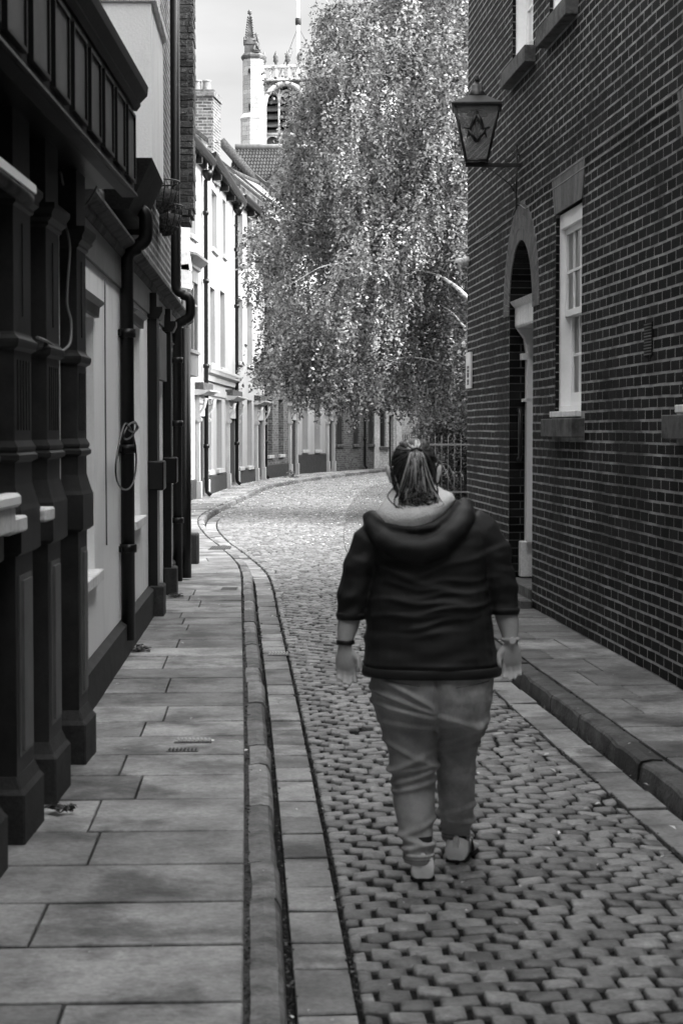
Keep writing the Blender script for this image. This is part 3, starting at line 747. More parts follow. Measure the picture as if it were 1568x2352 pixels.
# CCTV camera on the corner
cc = thing('cctv_camera', 'small white dome security camera on the far corner of the brick wall', 'camera')
c = Vector(RF.P(S_END - .12, .1, RF.zy(S_END, 606)))
mb = MB(); mb.tube([RF.P(S_END - .12, .004, c.z + .02), RF.P(S_END - .12, .07, c.z + .02)], .05, 14); mb.build('mounting_base', M['plastic'], cc)
mb = MB(); d_ = Vector((-.45, -1, -.35)).normalized()
mb.tube([c - d_ * .05, c - d_ * .03, c + d_ * .03, c + d_ * .05, c + d_ * .056], [.03, .05, .056, .05, .02], 16); mb.build('camera_housing', M['plastic'], cc)
for dx in (-.02, .02):
    e = c + d_ * .056 + Vector((dx, 0, 0)); mb = MB(); mb.tube([e, e + d_ * .006], .013, 10); mb.build('lens', M['black'], cc)

# ---------------------------------------------------------------- lantern on its wrought bracket
ln = thing('wall_lantern', 'black tapered glass lantern with a compass-and-square emblem on a scrolled wall bracket', 'lantern')
sL = RF.sx(1190); zA = RF.zy(sL, 380)
base = Vector(RF.P(sL, 0, 0)); outv = Vector((RF.nv.x, RF.nv.y, 0)); alv = Vector((RF.d.x, RF.d.y, 0))
def LP(n, z, s=0): return base + outv * n + alv * s + Vector((0, 0, z))
ext = .505
mb = MB(); mb.tube([LP(.03, zA - .4), LP(.03, zA + .17)], .009, 8); mb.tube([LP(.03, zA + .17), LP(.03, zA + .215)], [.012, .001], 8)
for z_ in (zA - .36, zA + .1): mb.tube([LP(.0, z_), LP(.03, z_)], .012, 8)
q = LP(0, zA); mb.hexa([LP(.0, zA - .018, -.012), LP(ext, zA - .018, -.012), LP(ext, zA - .018, .012), LP(0, zA - .018, .012), LP(.0, zA + .018, -.012), LP(ext, zA + .018, -.012), LP(ext, zA + .018, .012), LP(0, zA + .018, .012)])
mb.tube([LP(.03, zA - .26), LP(.1, zA - .17), LP(.2, zA - .09), LP(.3, zA - .02)], .006, 6)
mb.tube([LP(.03, zA - .22), LP(.07, zA - .12), LP(.12, zA - .02)], .004, 6)
mb.tube([LP(.03, zA + .1), LP(.09, zA + .055), LP(.13, zA + .02)], .005, 6)
mb.build('bracket', M['iron'], ln)
def scroll(cn, cz_, r_, tr=.004):
    mb = MB(); mb.tube([LP(cn + r_ * (1 - k / 30) * math.cos(k * .42), cz_ + r_ * (1 - k / 30) * math.sin(k * .42)) for k in range(24)], tr, 6); mb.build('scroll', M['iron'], ln)
for a_ in ((.055, zA + .12, .025), (.125, zA + .045, .028), (.335, zA - .05, .03), (.15, zA - .045, .028), (.075, zA - .17, .03), (.055, zA - .22, .026)): scroll(*a_)
cn = .40; hb, ht = .095, .2; zb, zt = zA + .02, zA + .52
ROT = rad(8)
def LQ(u, v, z):
    u2, v2 = u * math.cos(ROT) - v * math.sin(ROT), u * math.sin(ROT) + v * math.cos(ROT)
    return LP(cn + u2, z, v2)
cor = [(-1, -1), (1, -1), (1, 1), (-1, 1)]
mb = MB()
for (u, v) in cor: mb.tube([LQ(u * hb, v * hb, zb + .01), LQ(u * ht, v * ht, zt)], .011, 6)
for z_, h_ in ((zb + .012, hb), (zt, ht)):
    for k in range(4):
        a_, b_ = cor[k], cor[(k + 1) % 4]; mb.tube([LQ(a_[0] * h_, a_[1] * h_, z_), LQ(b_[0] * h_, b_[1] * h_, z_)], .013, 6)
mb.build('lantern_frame', M['iron'], ln)
for k in range(4):
    a_, b_ = cor[k], cor[(k + 1) % 4]; mb = MB()
    mb.poly([LQ(a_[0] * hb, a_[1] * hb, zb + .01), LQ(b_[0] * hb, b_[1] * hb, zb + .01), LQ(b_[0] * ht, b_[1] * ht, zt), LQ(a_[0] * ht, a_[1] * ht, zt)])
    mb.build('glass_pane', M['frost'], ln)
mb = MB(); rf = lambda h, z: [LQ(u * h, v * h, z) for u, v in cor]
mb.rings([rf(ht + .025, zt - .004), rf(ht + .03, zt + .015), rf(ht + .02, zt + .025), rf(.085, zt + .1), rf(.075, zt + .105)], True, False); mb.build('lantern_roof', M['pubpaint'], ln)
c0 = LP(cn, 0); mb = MB()
mb.lathe([(.08, zt + .1), (.083, zt + .112), (.06, zt + .165), (.055, zt + .17), (.053, zt + .205), (.04, zt + .215), (.02, zt + .225), (.013, zt + .235), (.024, zt + .25), (.028, zt + .262), (.016, zt + .275), (.02, zt + .285), (.016, zt + .295), (.008, zt + .305), (.008, zt + .318), (.002, zt + .325)], (c0.x, c0.y, 0), 18)
mb.build('finial', M['iron'], ln)
mb = MB(); mb.lathe([(.07, zt - .02), (.1, zt - .07), (.03, zt - .09), (.02, zt - .2), (.035, zt - .22), (.03, zt - .3), (.001, zt - .31)], (c0.x, c0.y, 0), 12); mb.build('lamp_holder', M['iron'], ln)
# emblem: a pair of compasses over a set square, standing just outside the near pane
fk = (zt - zb)
def EP(u, h, off=.012):      # u across the pane, h height 0..1 up the pane
    hh = hb + (ht - hb) * h; return LQ(u, -hh - off, zb + .01 + (fk - .01) * h)
mb = MB()
mb.tube([EP(.012 * math.cos(a_) , .86 + .028 * math.sin(a_)) for a_ in [k * math.pi / 6 for k in range(13)]], .004, 6)
for sgn in (-1, 1):
    mb.tube([EP(.005 * sgn, .82), EP(.032 * sgn, .7), EP(.06 * sgn, .56), EP(.092 * sgn, .4)], [.012, .02, .013, .003], 6)
    mb.tube([EP(0, .33), EP(.075 * sgn, .55)], [.017, .015], 4); mb.tube([EP(.05 * sgn, .57), EP(.118 * sgn, .585)], [.012, .006], 4)
mb.tube([EP(-.028, .73), EP(.028, .73)], .008, 6)
mb.build('emblem', M['iron'], ln)

# ================================================================ old shopfront, near left
PF = Fr((-1.30, 0), (-1.30, 1))
pub = thing('old_shopfront', 'near-black panelled shopfront with tall moulded pilasters and a deep overhanging fascia, nearest on the left', 'building')
mb = MB(); PF.box(mb, -8, 9.5, -4, -.06, 0, 3.4); mb.build('wall', M['black'], pub)
mb = MB(); PF.box(mb, -8, 9.5, -4, -.02, 3.4, 7.2); mb.build('upper_wall', M['oldbrick'], pub, PF.uv)
PILS = [(5.55, 5.92), (6.35, 6.72), (7.15, 7.55), (7.94, 8.30), (8.86, 9.17)]
def pilaster(s0, s1):
    m = (s0 + s1) / 2
    mb = MB()
    def st(e, n, z0, z1): PF.box(mb, s0 - e, s1 + e, -.058, n, z0, z1)
    def moul(z, pr):                    # moulding wrapped round the three faces
        rs = []
        for (e, dz) in pr: rs.append([PF.P(s0 - e, -.05, z + dz), PF.P(s0 - e, .062 + e, z + dz), PF.P(s1 + e, .062 + e, z + dz), PF.P(s1 + e, -.05, z + dz)])
        mb.rings(rs, True, False)
    st(0, .062, 1.46, 2.92)
    p = mb.build('pilaster', M['pubpaint'], pub); bevel(p, .003)
    mb = MB()
    st(.0, .062, .34, 1.22)
    mb2 = mb; o = mb.build('lower_shaft', M['pubpaint'], p); bevel(o, .003)
    mb = MB(); PF.box(mb, s0 + .06, s1 - .06, .0625, .0675, .42, 1.12); PF.box(mb, s0 + .1, s1 - .1, .068, .078, .44, 1.1); mb.build('shaft_panel', M['pubgrey'], p)
    mb = MB(); moul(1.2, [(.01, 0), (.028, .015), (.028, .175), (.02, .195), (.0, .27)]); mb.build('pedestal_block', M['pubpaint'], p); 
    mb = MB(); moul(.02, [(.035, 0), (.035, .27), (.02, .29), (.0, .34)]); bevel(mb.build('plinth_block', M['plinth'], p), .006)
    mb = MB()
    moul(1.555, [(.0, 0), (.02, .012), (.02, .03), (.008, .04), (.014, .05), (.014, .06), (0, .085)])
    mb.build('lower_moulding', M['pubpaint'], p); mb = MB()
    moul(1.985, [(.0, 0), (.018, .012), (.022, .03), (.022, .042), (.006, .058), (0, .07)])
    mb.build('middle_moulding', M['pubpaint'], p); mb = MB()
    moul(2.53, [(.0, 0), (.012, .01), (.012, .022), (.03, .04), (.03, .055), (.045, .08), (.045, .1), (0, .105)])
    mb.build('capital', M['pubpaint'], p)
    mb = MB()
    for k in range(5): x = s0 + .07 + (s1 - s0 - .14) * k / 4; PF.box(mb, x - .008, x + .008, .0625, .068, 1.68, 1.95)
    PF.box(mb, m - .012, m + .012, .0625, .067, 2.12, 2.48)
    mb.build('flute', M['pubpaint'], p)
for a_ in PILS: pilaster(*a_)
# stall risers, sills, windows and lining strips between the pilasters
for i, (a, b) in enumerate(zip(PILS[:-1], PILS[1:])):
    s0, s1 = a[1] + .01, b[0] - .01
    PF.bx('stall_riser', M['pubpaint'], pub, s0, s1, -.058, -.03, .05, 1.28)
    mb = MB(); PF.box(mb, s0 + .08, s1 - .08, -.029, -.02, .3, 1.1); mb.build('riser_panel', M['pubgrey'], pub)
    mb = MB(); mb.poly([PF.P(s0, -.05, 1.4), PF.P(s1, -.05, 1.4), PF.P(s1, -.05, 2.75), PF.P(s0, -.05, 2.75)]); mb.build('shop_window', M['glass_dark'], pub)
    PF.bx('window_frame', M['white_worn'], pub, s1 - .13, s1 - .03, -.05, -.012 if i > 1 else -.03, 1.3 if i != 2 else .3, 2.6)
    if i in (1, 2): bevel(PF.bx('window_sill', M['white_worn'], pub, s0 + .01 , s1 - .02 if i == 1 else s0 + .24, -.05, .115, 1.30 if i == 1 else 1.31, 1.36 if i == 1 else 1.365), .008)
bevel(PF.bx('window_sill', M['white_worn'], pub, 5.95, 6.33, -.05, .15, 1.3, 1.42), .01)
shelf = thing('window_box', 'pale square-edged window box at the extreme left edge, in front of the first pilaster', 'planter')
bevel(PF.bx('box_body', M['white_worn'], shelf, 6.35, 6.84, .075, .118, 1.31, 1.40), .006)
bevel(PF.bx('box_rim', M['white'], shelf, 6.3, 6.87, .07, .135, 1.402, 1.452), .012)
# deep overhanging fascia with panels, soffit and cornice
FN = .25
fa = MB(); PF.box(fa, -6, 9.62, .19, FN, 2.86, 3.4); fas = fa.build('fascia', M['pubpaint'], pub)
PF.bx('soffit', M['black'], pub, -6, 9.6, -.058, .189, 2.9, 3.0)
mb = MB()
PF.prof(mb, -6, 9.66, [(.1, 3.3), (FN + .012, 3.3), (FN + .03, 3.325), (FN + .03, 3.34), (FN + .065, 3.375), (FN + .07, 3.42), (FN + .02, 3.44), (.0, 3.47)])
mb.build('fascia_cornice', M['pubpaint'], pub)
mb = MB(); rails = MB()
s = 9.5
while s > 3:
    w_ = .3 if s > 7.8 else .34
    if 7.72 < s < 7.95: s = 7.66; continue
    PF.box(mb, s - w_, s, FN + .001, FN + .012, 2.93, 3.24)
    for (a_, b_, c_, d_) in ((s - w_ - .018, s - w_, 2.915, 3.255), (s, s + .018, 2.915, 3.255), (s - w_, s, 2.915, 2.93), (s - w_, s, 3.24, 3.255)):
        PF.box(rails, a_, b_, FN + .001, FN + .022, c_, d_)
    s -= w_ + .15
mb.build('fascia_panel', M['pubgrey'], fas); rails.build('panel_moulding', M['black'], fas)
mb = MB(); PF.prof(mb, -6, 9.62, [(FN + .001, 2.862), (FN + .02, 2.862), (FN + .014, 2.88), (FN + .001, 2.886)]); mb.build('fascia_bead', M['pubpaint'], fas)
# trough light over the window
tl = thing('sign_light', 'long slim trough light on an arm under the dark fascia at the left edge', 'light')
mb = MB(); mb.tube([PF.P(5.0, .2, 2.49), PF.P(6.66, .2, 2.49)], .024, 12); mb.build('light_body', M['stone_dark'], tl)
mb = MB(); PF.box(mb, 5.0, 6.6, .232, .24, 2.5, 2.53); mb.build('light_reflector', M['white'], tl)
mb = MB(); mb.tube([PF.P(6.3, -.05, 2.66), PF.P(6.3, .12, 2.62), PF.P(6.3, .2, 2.5)], .012, 8); mb.build('light_arm', M['iron'], tl)
# loops of cable slung under the fascia
def hang(name, pts, r_, mt, label, group='cables slung along the left-hand shopfront'):
    P_ = [Vector(p) for p in pts]; q = []
    for i in range(len(P_) - 1):
        a, b, c, d = P_[max(i - 1, 0)], P_[i], P_[i + 1], P_[min(i + 2, len(P_) - 1)]
        for k in range(8):
            t = k / 8; q.append(.5 * ((2 * b) + (c - a) * t + (2 * a - 5 * b + 4 * c - d) * t * t + (3 * b - a - 3 * c + d) * t ** 3))
    q.append(P_[-1]); mb = MB(); mb.tube(q, r_, 6); o = mb.build(name, M[mt]); tag(o, label, 'cable', group); return o
c1 = [PT(x, y, Y) for x, y, Y in ((170, 301, 8.3), (205, 310, 8.6), (238, 345, 9.0), (238, 365, 9.3), (222, 430, 9.5), (190, 477, 9.5), (165, 465, 9.2), (148, 430, 8.9), (140, 395, 8.7))]
hang('hanging_cable', c1, .006, 'cable_pale', 'pale cable drooping in a loop beneath the dark fascia')
c2 = [PT(x, y, Y) for x, y, Y in ((138, 500, 8.55), (152, 520, 8.5), (161, 570, 8.5), (156, 650, 8.5), (155, 700, 8.5), (164, 740, 8.5), (162, 785, 8.45), (148, 803, 8.35), (135, 803, 8.2), (110, 785, 7.95), (86, 775, 7.6))]
hang('hanging_cable', c2, .0065, 'cable_pale', 'thick pale cable swagged from pilaster to pilaster')
c3 = [PT(x, y, Y) for x, y, Y in ((196, 60, 7.92), (196, 150, 7.9), (199, 210, 7.92), (203, 240, 7.95), (200, 270, 8.0), (190, 290, 8.05))]
hang('hanging_cable', c3, .01, 'black', 'black conduit running down the face of the fascia')

# ================================================================ rendered house with rough brick upper floors, left
WF = Fr((-1.08, 0), (-1.08 - .035, 1))
house = thing('rendered_house', 'house with smooth pale render below and rough old brick above, behind the dark shopfront', 'building')
W0 = 9.52; W1 = WF.sx(424); HC = 2.96
rz = lambda x, y: WF.zy(WF.sx(x), y)
winA = (WF.sx(300), WF.sx(322.0), rz(312, 1198), rz(300, 738))
doorA = (WF.sx(345.5), WF.sx(374), .1, 2.62)
winB = (WF.sx(376.5), WF.sx(386), rz(381, 1107), rz(381, 806))
winC = (9.9, 11.25, .82, 2.35)
def fwall(name, fr, s0, s1, z0, z1, ops, mt, parent, depth=.25, n=0, back=4):
    mb = MB(); zs = sorted(set([z0, z1] + [z for o in ops for z in o[2:4] if z0 < z < z1]))
    for a, b in zip(zs[:-1], zs[1:]):
        bl = sorted([(o[0], o[1]) for o in ops if o[2] < (a + b) / 2 < o[3]]); x = s0
        for (p, q) in bl:
            if p > x: mb.poly([fr.P(x, n, a), fr.P(p, n, a), fr.P(p, n, b), fr.P(x, n, b)])
            x = q
        if x < s1: mb.poly([fr.P(x, n, a), fr.P(s1, n, a), fr.P(s1, n, b), fr.P(x, n, b)])
    for (p, q, a, b) in ops:
        for (u, v) in (((p, a), (q, a)), ((q, a), (q, b)), ((q, b), (p, b)), ((p, b), (p, a))):
            mb.poly([fr.P(u[0], n, u[1]), fr.P(v[0], n, v[1]), fr.P(v[0], n - depth, v[1]), fr.P(u[0], n - depth, u[1])])
    if back:
        for s in (s0, s1): mb.poly([fr.P(s, n, z0), fr.P(s, n - back, z0), fr.P(s, n - back, z1), fr.P(s, n, z1)])
        mb.poly([fr.P(s0, n, z1), fr.P(s1, n, z1), fr.P(s1, n - back, z1), fr.P(s0, n - back, z1)])
    return mb.build(name, M[mt], parent, fr.uv, fix=False)
fwall('wall', WF, W0, W1, .0, HC, [winC, winA, doorA, winB], 'render', house, .2)
fwall('upper_wall', WF, W0, W1, HC, 8.3, [], 'oldbrick', house, .2, -.03)
# plinth
def plinth(fr, s0, s1, z1, parent, gaps=(), th=.035, mt='plinth'):
    x = s0
    for (a, b) in sorted(gaps) + [(s1, s1)]:
        if a > x + .02:
            mb = MB(); fr.prof(mb, x, a, [(.002, .02), (th, .02), (th, z1 - .03), (.002, z1)]); mb.build('plinth', M[mt], parent, fix=True)
        x = b
plinth(WF, W0, W1, .36, house, [doorA[:2]], .05)
# cornice: a band of mouldings over the ground floor
mb = MB(); WF.prof(mb, W0, W1 + .03, [(-.02, 2.87), (.03, 2.87), (.05, 2.9), (.05, 2.925), (.1, 2.95), (.115, 2.965), (.115, 2.985), (.05, 3.03), (-.02, 3.05)]); mb.build('string_cornice', M['stone_dark'], house)
mb = MB(); WF.prof(mb, W0, W1, [(-.02, 2.66), (.022, 2.66), (.022, 2.868), (-.02, 2.868)]); mb.build('frieze', M['pubgrey'], house)
for i, wn in enumerate((winA, winB, winC)):
    w_ = sash(WF, house, wn[0] + .004, wn[1] - .004, wn[2] + .03, wn[3], -.05 if i < 2 else -.12, 3, 2, curtain=False, mt='white_worn', frame=.05)
    bevel(WF.bx('window_sill', M['white_worn'], house, wn[0] - .06, wn[1] + .06, -.1, .05, wn[2] - .04, wn[2] + .028), .006)
    mb = MB(); WF.prof(mb, wn[0] - .05, wn[1] + .05, [(.001, wn[3] + .0), (.03, wn[3] + .0), (.035, wn[3] + .06), (.07, wn[3] + .085), (.001, wn[3] + .11)]); mb.build('window_hood', M['pubgrey'], house)
# door case with dark pilasters on blocks
for (a, b, nn) in ((doorA[0] - .32, doorA[0] - .0, .08), (doorA[1], doorA[1] + .24, .08)):
    p = WF.bx('door_pilaster', M['black'], house, a, b, -.0 + .002, nn, .3, 2.84, bev=.004)
    WF.bx('pilaster_block', M['black'], p, a - .03, b + .03, .002, nn + .055, 1.17, 1.42, bev=.012)
    WF.bx('pilaster_foot', M['plinth'], p, a - .025, b + .025, .002, nn + .05, .02, .36, bev=.012)
    mb = MB(); WF.prof(mb, a - .02, b + .02, [(.002, 2.62), (nn + .02, 2.62), (nn + .05, 2.68), (nn + .05, 2.72), (.002, 2.72)]); mb.build('pilaster_cap', M['black'], p)
WF.bx('door', M['black'], house, doorA[0], doorA[1], -.2, -.17, .1, 2.08)
WF.bx('overdoor_panel', M['pubgrey'], house, doorA[0] + .05, doorA[1] - .05, .0, .045, 2.14, 2.6, bev=.006)
WF.bx('door_step', M['stone_dark'], house, doorA[0], doorA[1], -.17, .0, .1, .2)
# downpipes
def pipe(name, fr, parent, pts, r_, mt='black', clips=(), n=10):
    mb = MB(); q = [fr.P(*p) for p in pts]; mb.tube(q, r_, n)
    for zc in clips:
        s, nn = pts[-1][0], pts[-1][1]
        mb.lathe([(r_ * 1.0, zc - .03), (r_ * 1.28, zc - .028), (r_ * 1.28, zc + .028), (r_, zc + .03)], (*fr.P(s, nn, 0)[:2], 0), 12)
        fr.box(mb, s - .1, s + .1, -.0, .02, zc - .02, zc + .02)
    return mb.build(name, M[mt], parent)
def bend(a, b, c, k=5, f=.5):
    """rounded corner a->b->c"""
    a, b, c = Vector(a), Vector(b), Vector(c); p = b + (a - b).normalized() * min(f, (a - b).length * .5); q = b + (c - b).normalized() * min(f, (c - b).length * .5)
    return [tuple((1 - t) ** 2 * p + 2 * t * (1 - t) * b + t * t * q) for t in [i / k for i in range(k + 1)]]
nA = .055; sA = WF.sx(292, nA); rA = .048
zE1, zE2 = Zy(sA, 568), Zy(sA, 490)
sB = WF.sx(340, nA + .11)
pA = [(sA - .02, -.05, zE2 + .06)] 
P0, P1, P2, P3 = (sA - .25, .17, zE2 + .02), (sA + .05, .17, zE2 + .02), (sA + .05, .17, zE1 + .02), (sA, nA, zE1)
pts = [(sA + .05, -.03, zE2 + .03)] + bend((sA + .05, -.03, zE2 + .03), (sA + .05, .19, zE2 + .03), (sA + .05, .19, zE1 + .02), f=.07) + \
      bend((sA + .05, .19, zE2 + .03), (sA + .05, .19, zE1 + .03), (sA + .05, nA, zE1 + .0), f=.07) + bend((sA + .05, .19, zE1), (sA + .05, nA, zE1 - .02), (sA + .05, nA, .3), f=.07) + [(sA + .05, nA, .22)]
pipe('downpipe', WF, house, pts, rA, clips=(2.35, 1.55, .86), n=14)
sP = WF.sx(410, .08); zJ = WF.zy(sP, 700)
ptsB = [(sP, .06, 9.5), (sP, .06, zJ + .25)] + bend((sP, .06, zJ + .4), (sP, .06, zJ + .13), (sP, .2, zJ + .1), f=.08) + bend((sP, .06, zJ + .1), (sP, .21, zJ + .09), (sP, .21, zJ - .2), f=.07) + \
      bend((sP, .21, zJ), (sP, .21, zJ - .14), (sP, .08, zJ - .17), f=.07) + bend((sP, .2, zJ - .16), (sP, .07, zJ - .18), (sP, .07, .3), f=.07) + [(sP, .07, .12)]
pipe('downpipe', WF, house, ptsB, .05, clips=(2.4, 1.75, .75), n=14)
pipe('downpipe', WF, house, [(sP + .45, .13, 2.75), (sP + .45, .13, .5), (sP + .45, .13, .12)], .06, clips=(), n=14)
mb = MB(); s_ = WF.sx(383, .03)
WF.bx('corner_block', M['plinth'], house, W1 - .22, W1 + .1, .0, .17, .02, .46, bev=.02)
# thin cables down the render, the coiled loop on the pipe
mb = MB(); sc1 = WF.sx(241)
mb.tube([WF.P(sc1 + .05 * math.sin(z * 2.3) * .4, .008, z) for z in np.arange(.95, 2.66, .08)], .005, 5); mb.build('wall_cable', M['pubgrey'], house)
mb = MB()
for o_ in (0, .03): mb.tube([WF.P(sA + .16 + .012 * math.sin(z * 5 + o_ * 60) + o_, nA + .02, z) for z in np.arange(.55, 3.0, .06)], .007, 5)
mb.build('wall_cable', M['black'], house)
cl = MB(); c0 = Vector(WF.P(sA, nA + .06, 0)); zc = WF.zy(sA, 1045)
sl0, sl1 = WF.sx(268, nA + .06), WF.sx(313, nA + .06); sm_, sw_ = (sl0 + sl1) / 2, (sl1 - sl0) / 2
def CQ(a_, wx, hz_, dz, dn=0): s_q = sm_ + sw_ * wx; return WF.P(s_q, nA + .06 + dn, zc + dz)
cl.tube([CQ(a_, math.cos(a_) * (1 - .3 * math.sin(a_)) + .05 * math.sin(3 * a_), 0, .215 * math.sin(a_)) for a_ in [k * math.pi / 18 for k in range(37)]], .006, 6)
cl.tube([CQ(a_, .2 + .7 * math.cos(a_), 0, .17 + .045 * math.sin(a_) + .035 * math.cos(a_), .012) for a_ in [k * math.pi / 10 for k in range(21)]], .006, 6)
cl.tube([CQ(a_, .35 + .55 * math.cos(a_), 0, .19 + .03 * math.sin(a_), .02) for a_ in [k * math.pi / 10 for k in range(21)]], .006, 6)
tag(cl.build('cable_coil', M['black']), 'black cable coiled in a long loop, tied to the drainpipe', 'cable')
# jettied oriel bay with rendered underside
OF0, OF1 = 12.2, 13.7; on = .29
oz0, oz1, ozt = 3.43, 4.42, 8.0
mb = MB(); can = .26
pl = [(OF0, -.03), (OF0, on), (OF1 - .25, on), (OF1, on - .12), (OF1, -.03)]
def bay(mb, pl, z0, z1, fr=WF): mb.rings([[fr.P(s, n, z0) for s, n in pl], [fr.P(s, n, z1) for s, n in pl]], True, False)
bay(mb, pl, oz0, oz1); ob = mb.build('oriel_bay', M['render'], house)
mb = MB(); mb.rings([[WF.P(s, n, oz0 - .001) for s, n in pl], [WF.P(s + (.25 if k < 2 else 0), min(n, .12), oz0 - .3) for k, (s, n) in enumerate(pl)]], True, False); mb.build('bay_bracket', M['plinth'], ob)
mb = MB(); bay(mb, [(s + (.0 if k else 0), n * .93) for k, (s, n) in enumerate(pl)], ozt, 10.5); mb.build('bay_upper', M['render'], ob)
mb = MB(); bay(mb, [(OF0 - .02, -.03), (OF0 - .02, on + .03), (OF1 - .23, on + .03), (OF1 + .02, on - .1), (OF1 + .02, -.03)], oz1, oz1 + .05); bevel(mb.build('bay_sill', M['white_worn'], ob), .006)
mb = MB(); e = .05; np_ = [(OF0 + .01, .0, on - .01), (OF1 - .26, on - .01, on - .01)]
def post(s, n, w_=.05):
    WF.box(mb, s - w_ / 2, s + w_ / 2, n - w_, n, oz1 + .051, ozt)
for s, n in ((OF0 + .03, on - .02), (OF0 + .03, on - .15), (OF0 + .3, on - .02), (OF0 + .62, on - .02), (OF0 + .94, on - .02), (OF1 - .26, on - .02), (OF1 - .03, on - .13), (OF0 + .03, .02)): post(s, n)
WF.box(mb, OF0 + .005, OF0 + .055, -.0, on - .02, oz1 + .051, oz1 + .13)
WF.box(mb, OF0 + .055, OF1 - .26, on - .07, on - .02, oz1 + .051, oz1 + .13)
mb.build('bay_window_frame', M['white_worn'], ob)
mb = MB(); bay(mb, [(OF0 + .03, -.02), (OF0 + .03, on - .045), (OF1 - .28, on - .045), (OF1 - .03, on - .16), (OF1 - .03, -.02)], oz1 + .055, ozt - .01); mb.build('bay_glass', M['glass_dark'], ob)
mb = MB()
for k in range(30): zz = oz1 + .1 + k * .045; WF.box(mb, OF0 + .02, OF0 + .024, .03, on - .08, zz, zz + .028)
mb.build('window_blind', M['pubgrey'], ob)
mb = MB(); mb.tube([WF.P(W1 - 6.3, .0, 5.9), WF.P(W1 - 6.3, .12, 5.88), WF.P(W1 - 6.3, .16, 5.85)], .06, 12); mb.build('overflow_pipe', M['black'], house)
# corbelled brick pier at the far corner, real bricks
PR0, PR1 = W1 - .55, W1
px1 = Xx(PR0, 447.5) ; pierface = WF.p + WF.d * PR0
nP = (px1 - (WF.p + WF.d * PR0).x)
mb = MB(); z = WF.zy(PR0, 512); z0p = z; k = 0; chh = .0775
mort = MB()
while z < 8.2:
    lim = nP * (.72 if k == 0 else .86 if k == 1 else 1) + R.uniform(-.006, .006)
    x = -.03 - (.1 if k % 2 else 0)
    while x < lim - .01:
        w_ = (.215 if R.random() < .45 else .105) ; x1_ = min(x + w_, lim)
        if lim - x1_ < .04: x1_ = lim
        j = lambda: R.uniform(-.006, .006)
        s0 = PR0 + R.uniform(-.008, .004); c = []
        for (ss, e) in ((s0, .006), (s0 + .02, 0), (PR1, 0)):
            c.append([WF.P(ss, x + .007 + e + j() * .6, z + .007 + e + j()), WF.P(ss, x1_ - e + j() * .6, z + .007 + e + j()), WF.P(ss, x1_ - e + j() * .6, z + chh - .004 - e + j()), WF.P(ss, x + .007 + e + j() * .6, z + chh - .004 - e + j())])
        mb.rings(c, True, False); x = x1_ + .002
    if k > 1: WF.box(mort, PR0 + .006, PR1 - .002, -.03, lim - .006, z - .001, z + chh + .001) if False else None
    z += chh; k += 1
WF.box(mort, PR0 + .008, PR1 - .004, -.03, nP - .007, z0p + 2 * chh, z)
pr = mb.build('corbelled_pier', gmat('old_brick_rough', .02, .075, 40, .9, 1.0, 60, .15, island=.5, fine=.4, blotch=1, blotch_scale=30, blotch_lo=1.6), house)
mort.build('pier_mortar', M['stone_dark'], pr)

# hay-rack baskets and lights on the brickwork
def basket(s, z, w_, label, moss_hi):
    t_ = thing('hay_basket', label, 'basket', 'iron wall baskets on the rough brick'); c = Vector(WF.P(s, .0, z)); o3 = Vector((WF.nv.x, WF.nv.y, 0)); a3 = Vector((WF.d.x, WF.d.y, 0))
    mb = MB(); D = .2; H = .26
    def Q(th, k):  # th 0..pi round the front, k 0 top .. 1 bottom
        r_ = math.cos(k * 1.25); return c + a3 * (w_ / 2 * math.cos(th) * (r_ * .6 + .4)) + o3 * (D * math.sin(th) * r_ + .01) + Vector((0, 0, -H * math.sin(k * 1.57)))
    mb.tube([Q(math.pi * i / 16, 0) for i in range(17)], .008, 6); mb.tube([Q(math.pi * i / 16, .55) for i in range(17)], .006, 6)
    for i in range(9): mb.tube([Q(math.pi * i / 8, k / 6) for k in range(7)], .006, 6)
    mb.build('basket_frame', M['iron'], t_)
    mb = MB(); rs = []
    for k in range(7):
        kk = .22 + .85 * k / 6; rs.append([tuple(Q(math.pi * i / 14, min(kk, 1.05)) + Vector([.014 * noise.noise(Vector((i, k, s))) for _ in range(3)])) for i in range(15)] + [tuple(Q(math.pi, kk) - o3 * .0), tuple(Q(0, kk))])
    mb.rings(rs, True, True)
    for _ in range(900):
        q = Q(R.uniform(0, math.pi), R.uniform(.22, 1.05)); d_ = Vector((R.gauss(0, 1), R.gauss(0, 1), R.gauss(-.6, 1))).normalized() * R.uniform(.01, .045); v = d_.orthogonal().normalized() * .0022
        mb.poly([q - v, q + v, q + d_])
    mb.build('moss_liner', M['moss'], t_, fix=False)
basket(WF.sx(388, .1), rz(400, 497), .5, 'nearer and larger iron wall basket lined with moss, beside the downpipe', 0)
basket(WF.sx(400, .12) , rz(405, 541), .45, 'farther iron wall basket with straggling moss liner, below the larger one', 0)
fl = thing('junction_box', 'small grey box on the rough brick just above the nearer wall basket', 'box')
WF.bx('box_body', M['stone_dark'], fl, WF.sx(376), WF.sx(376) + .16, -.03, .07, rz(380, 525), rz(380, 507), bev=.004)
vp = thing('vent_box', 'dark square vent box under the projecting bay', 'vent')
WF.bx('vent_body', M['black'], vp, OF1 + .1, OF1 + .5, -.03, .12, 3.1, 3.3, bev=.006)
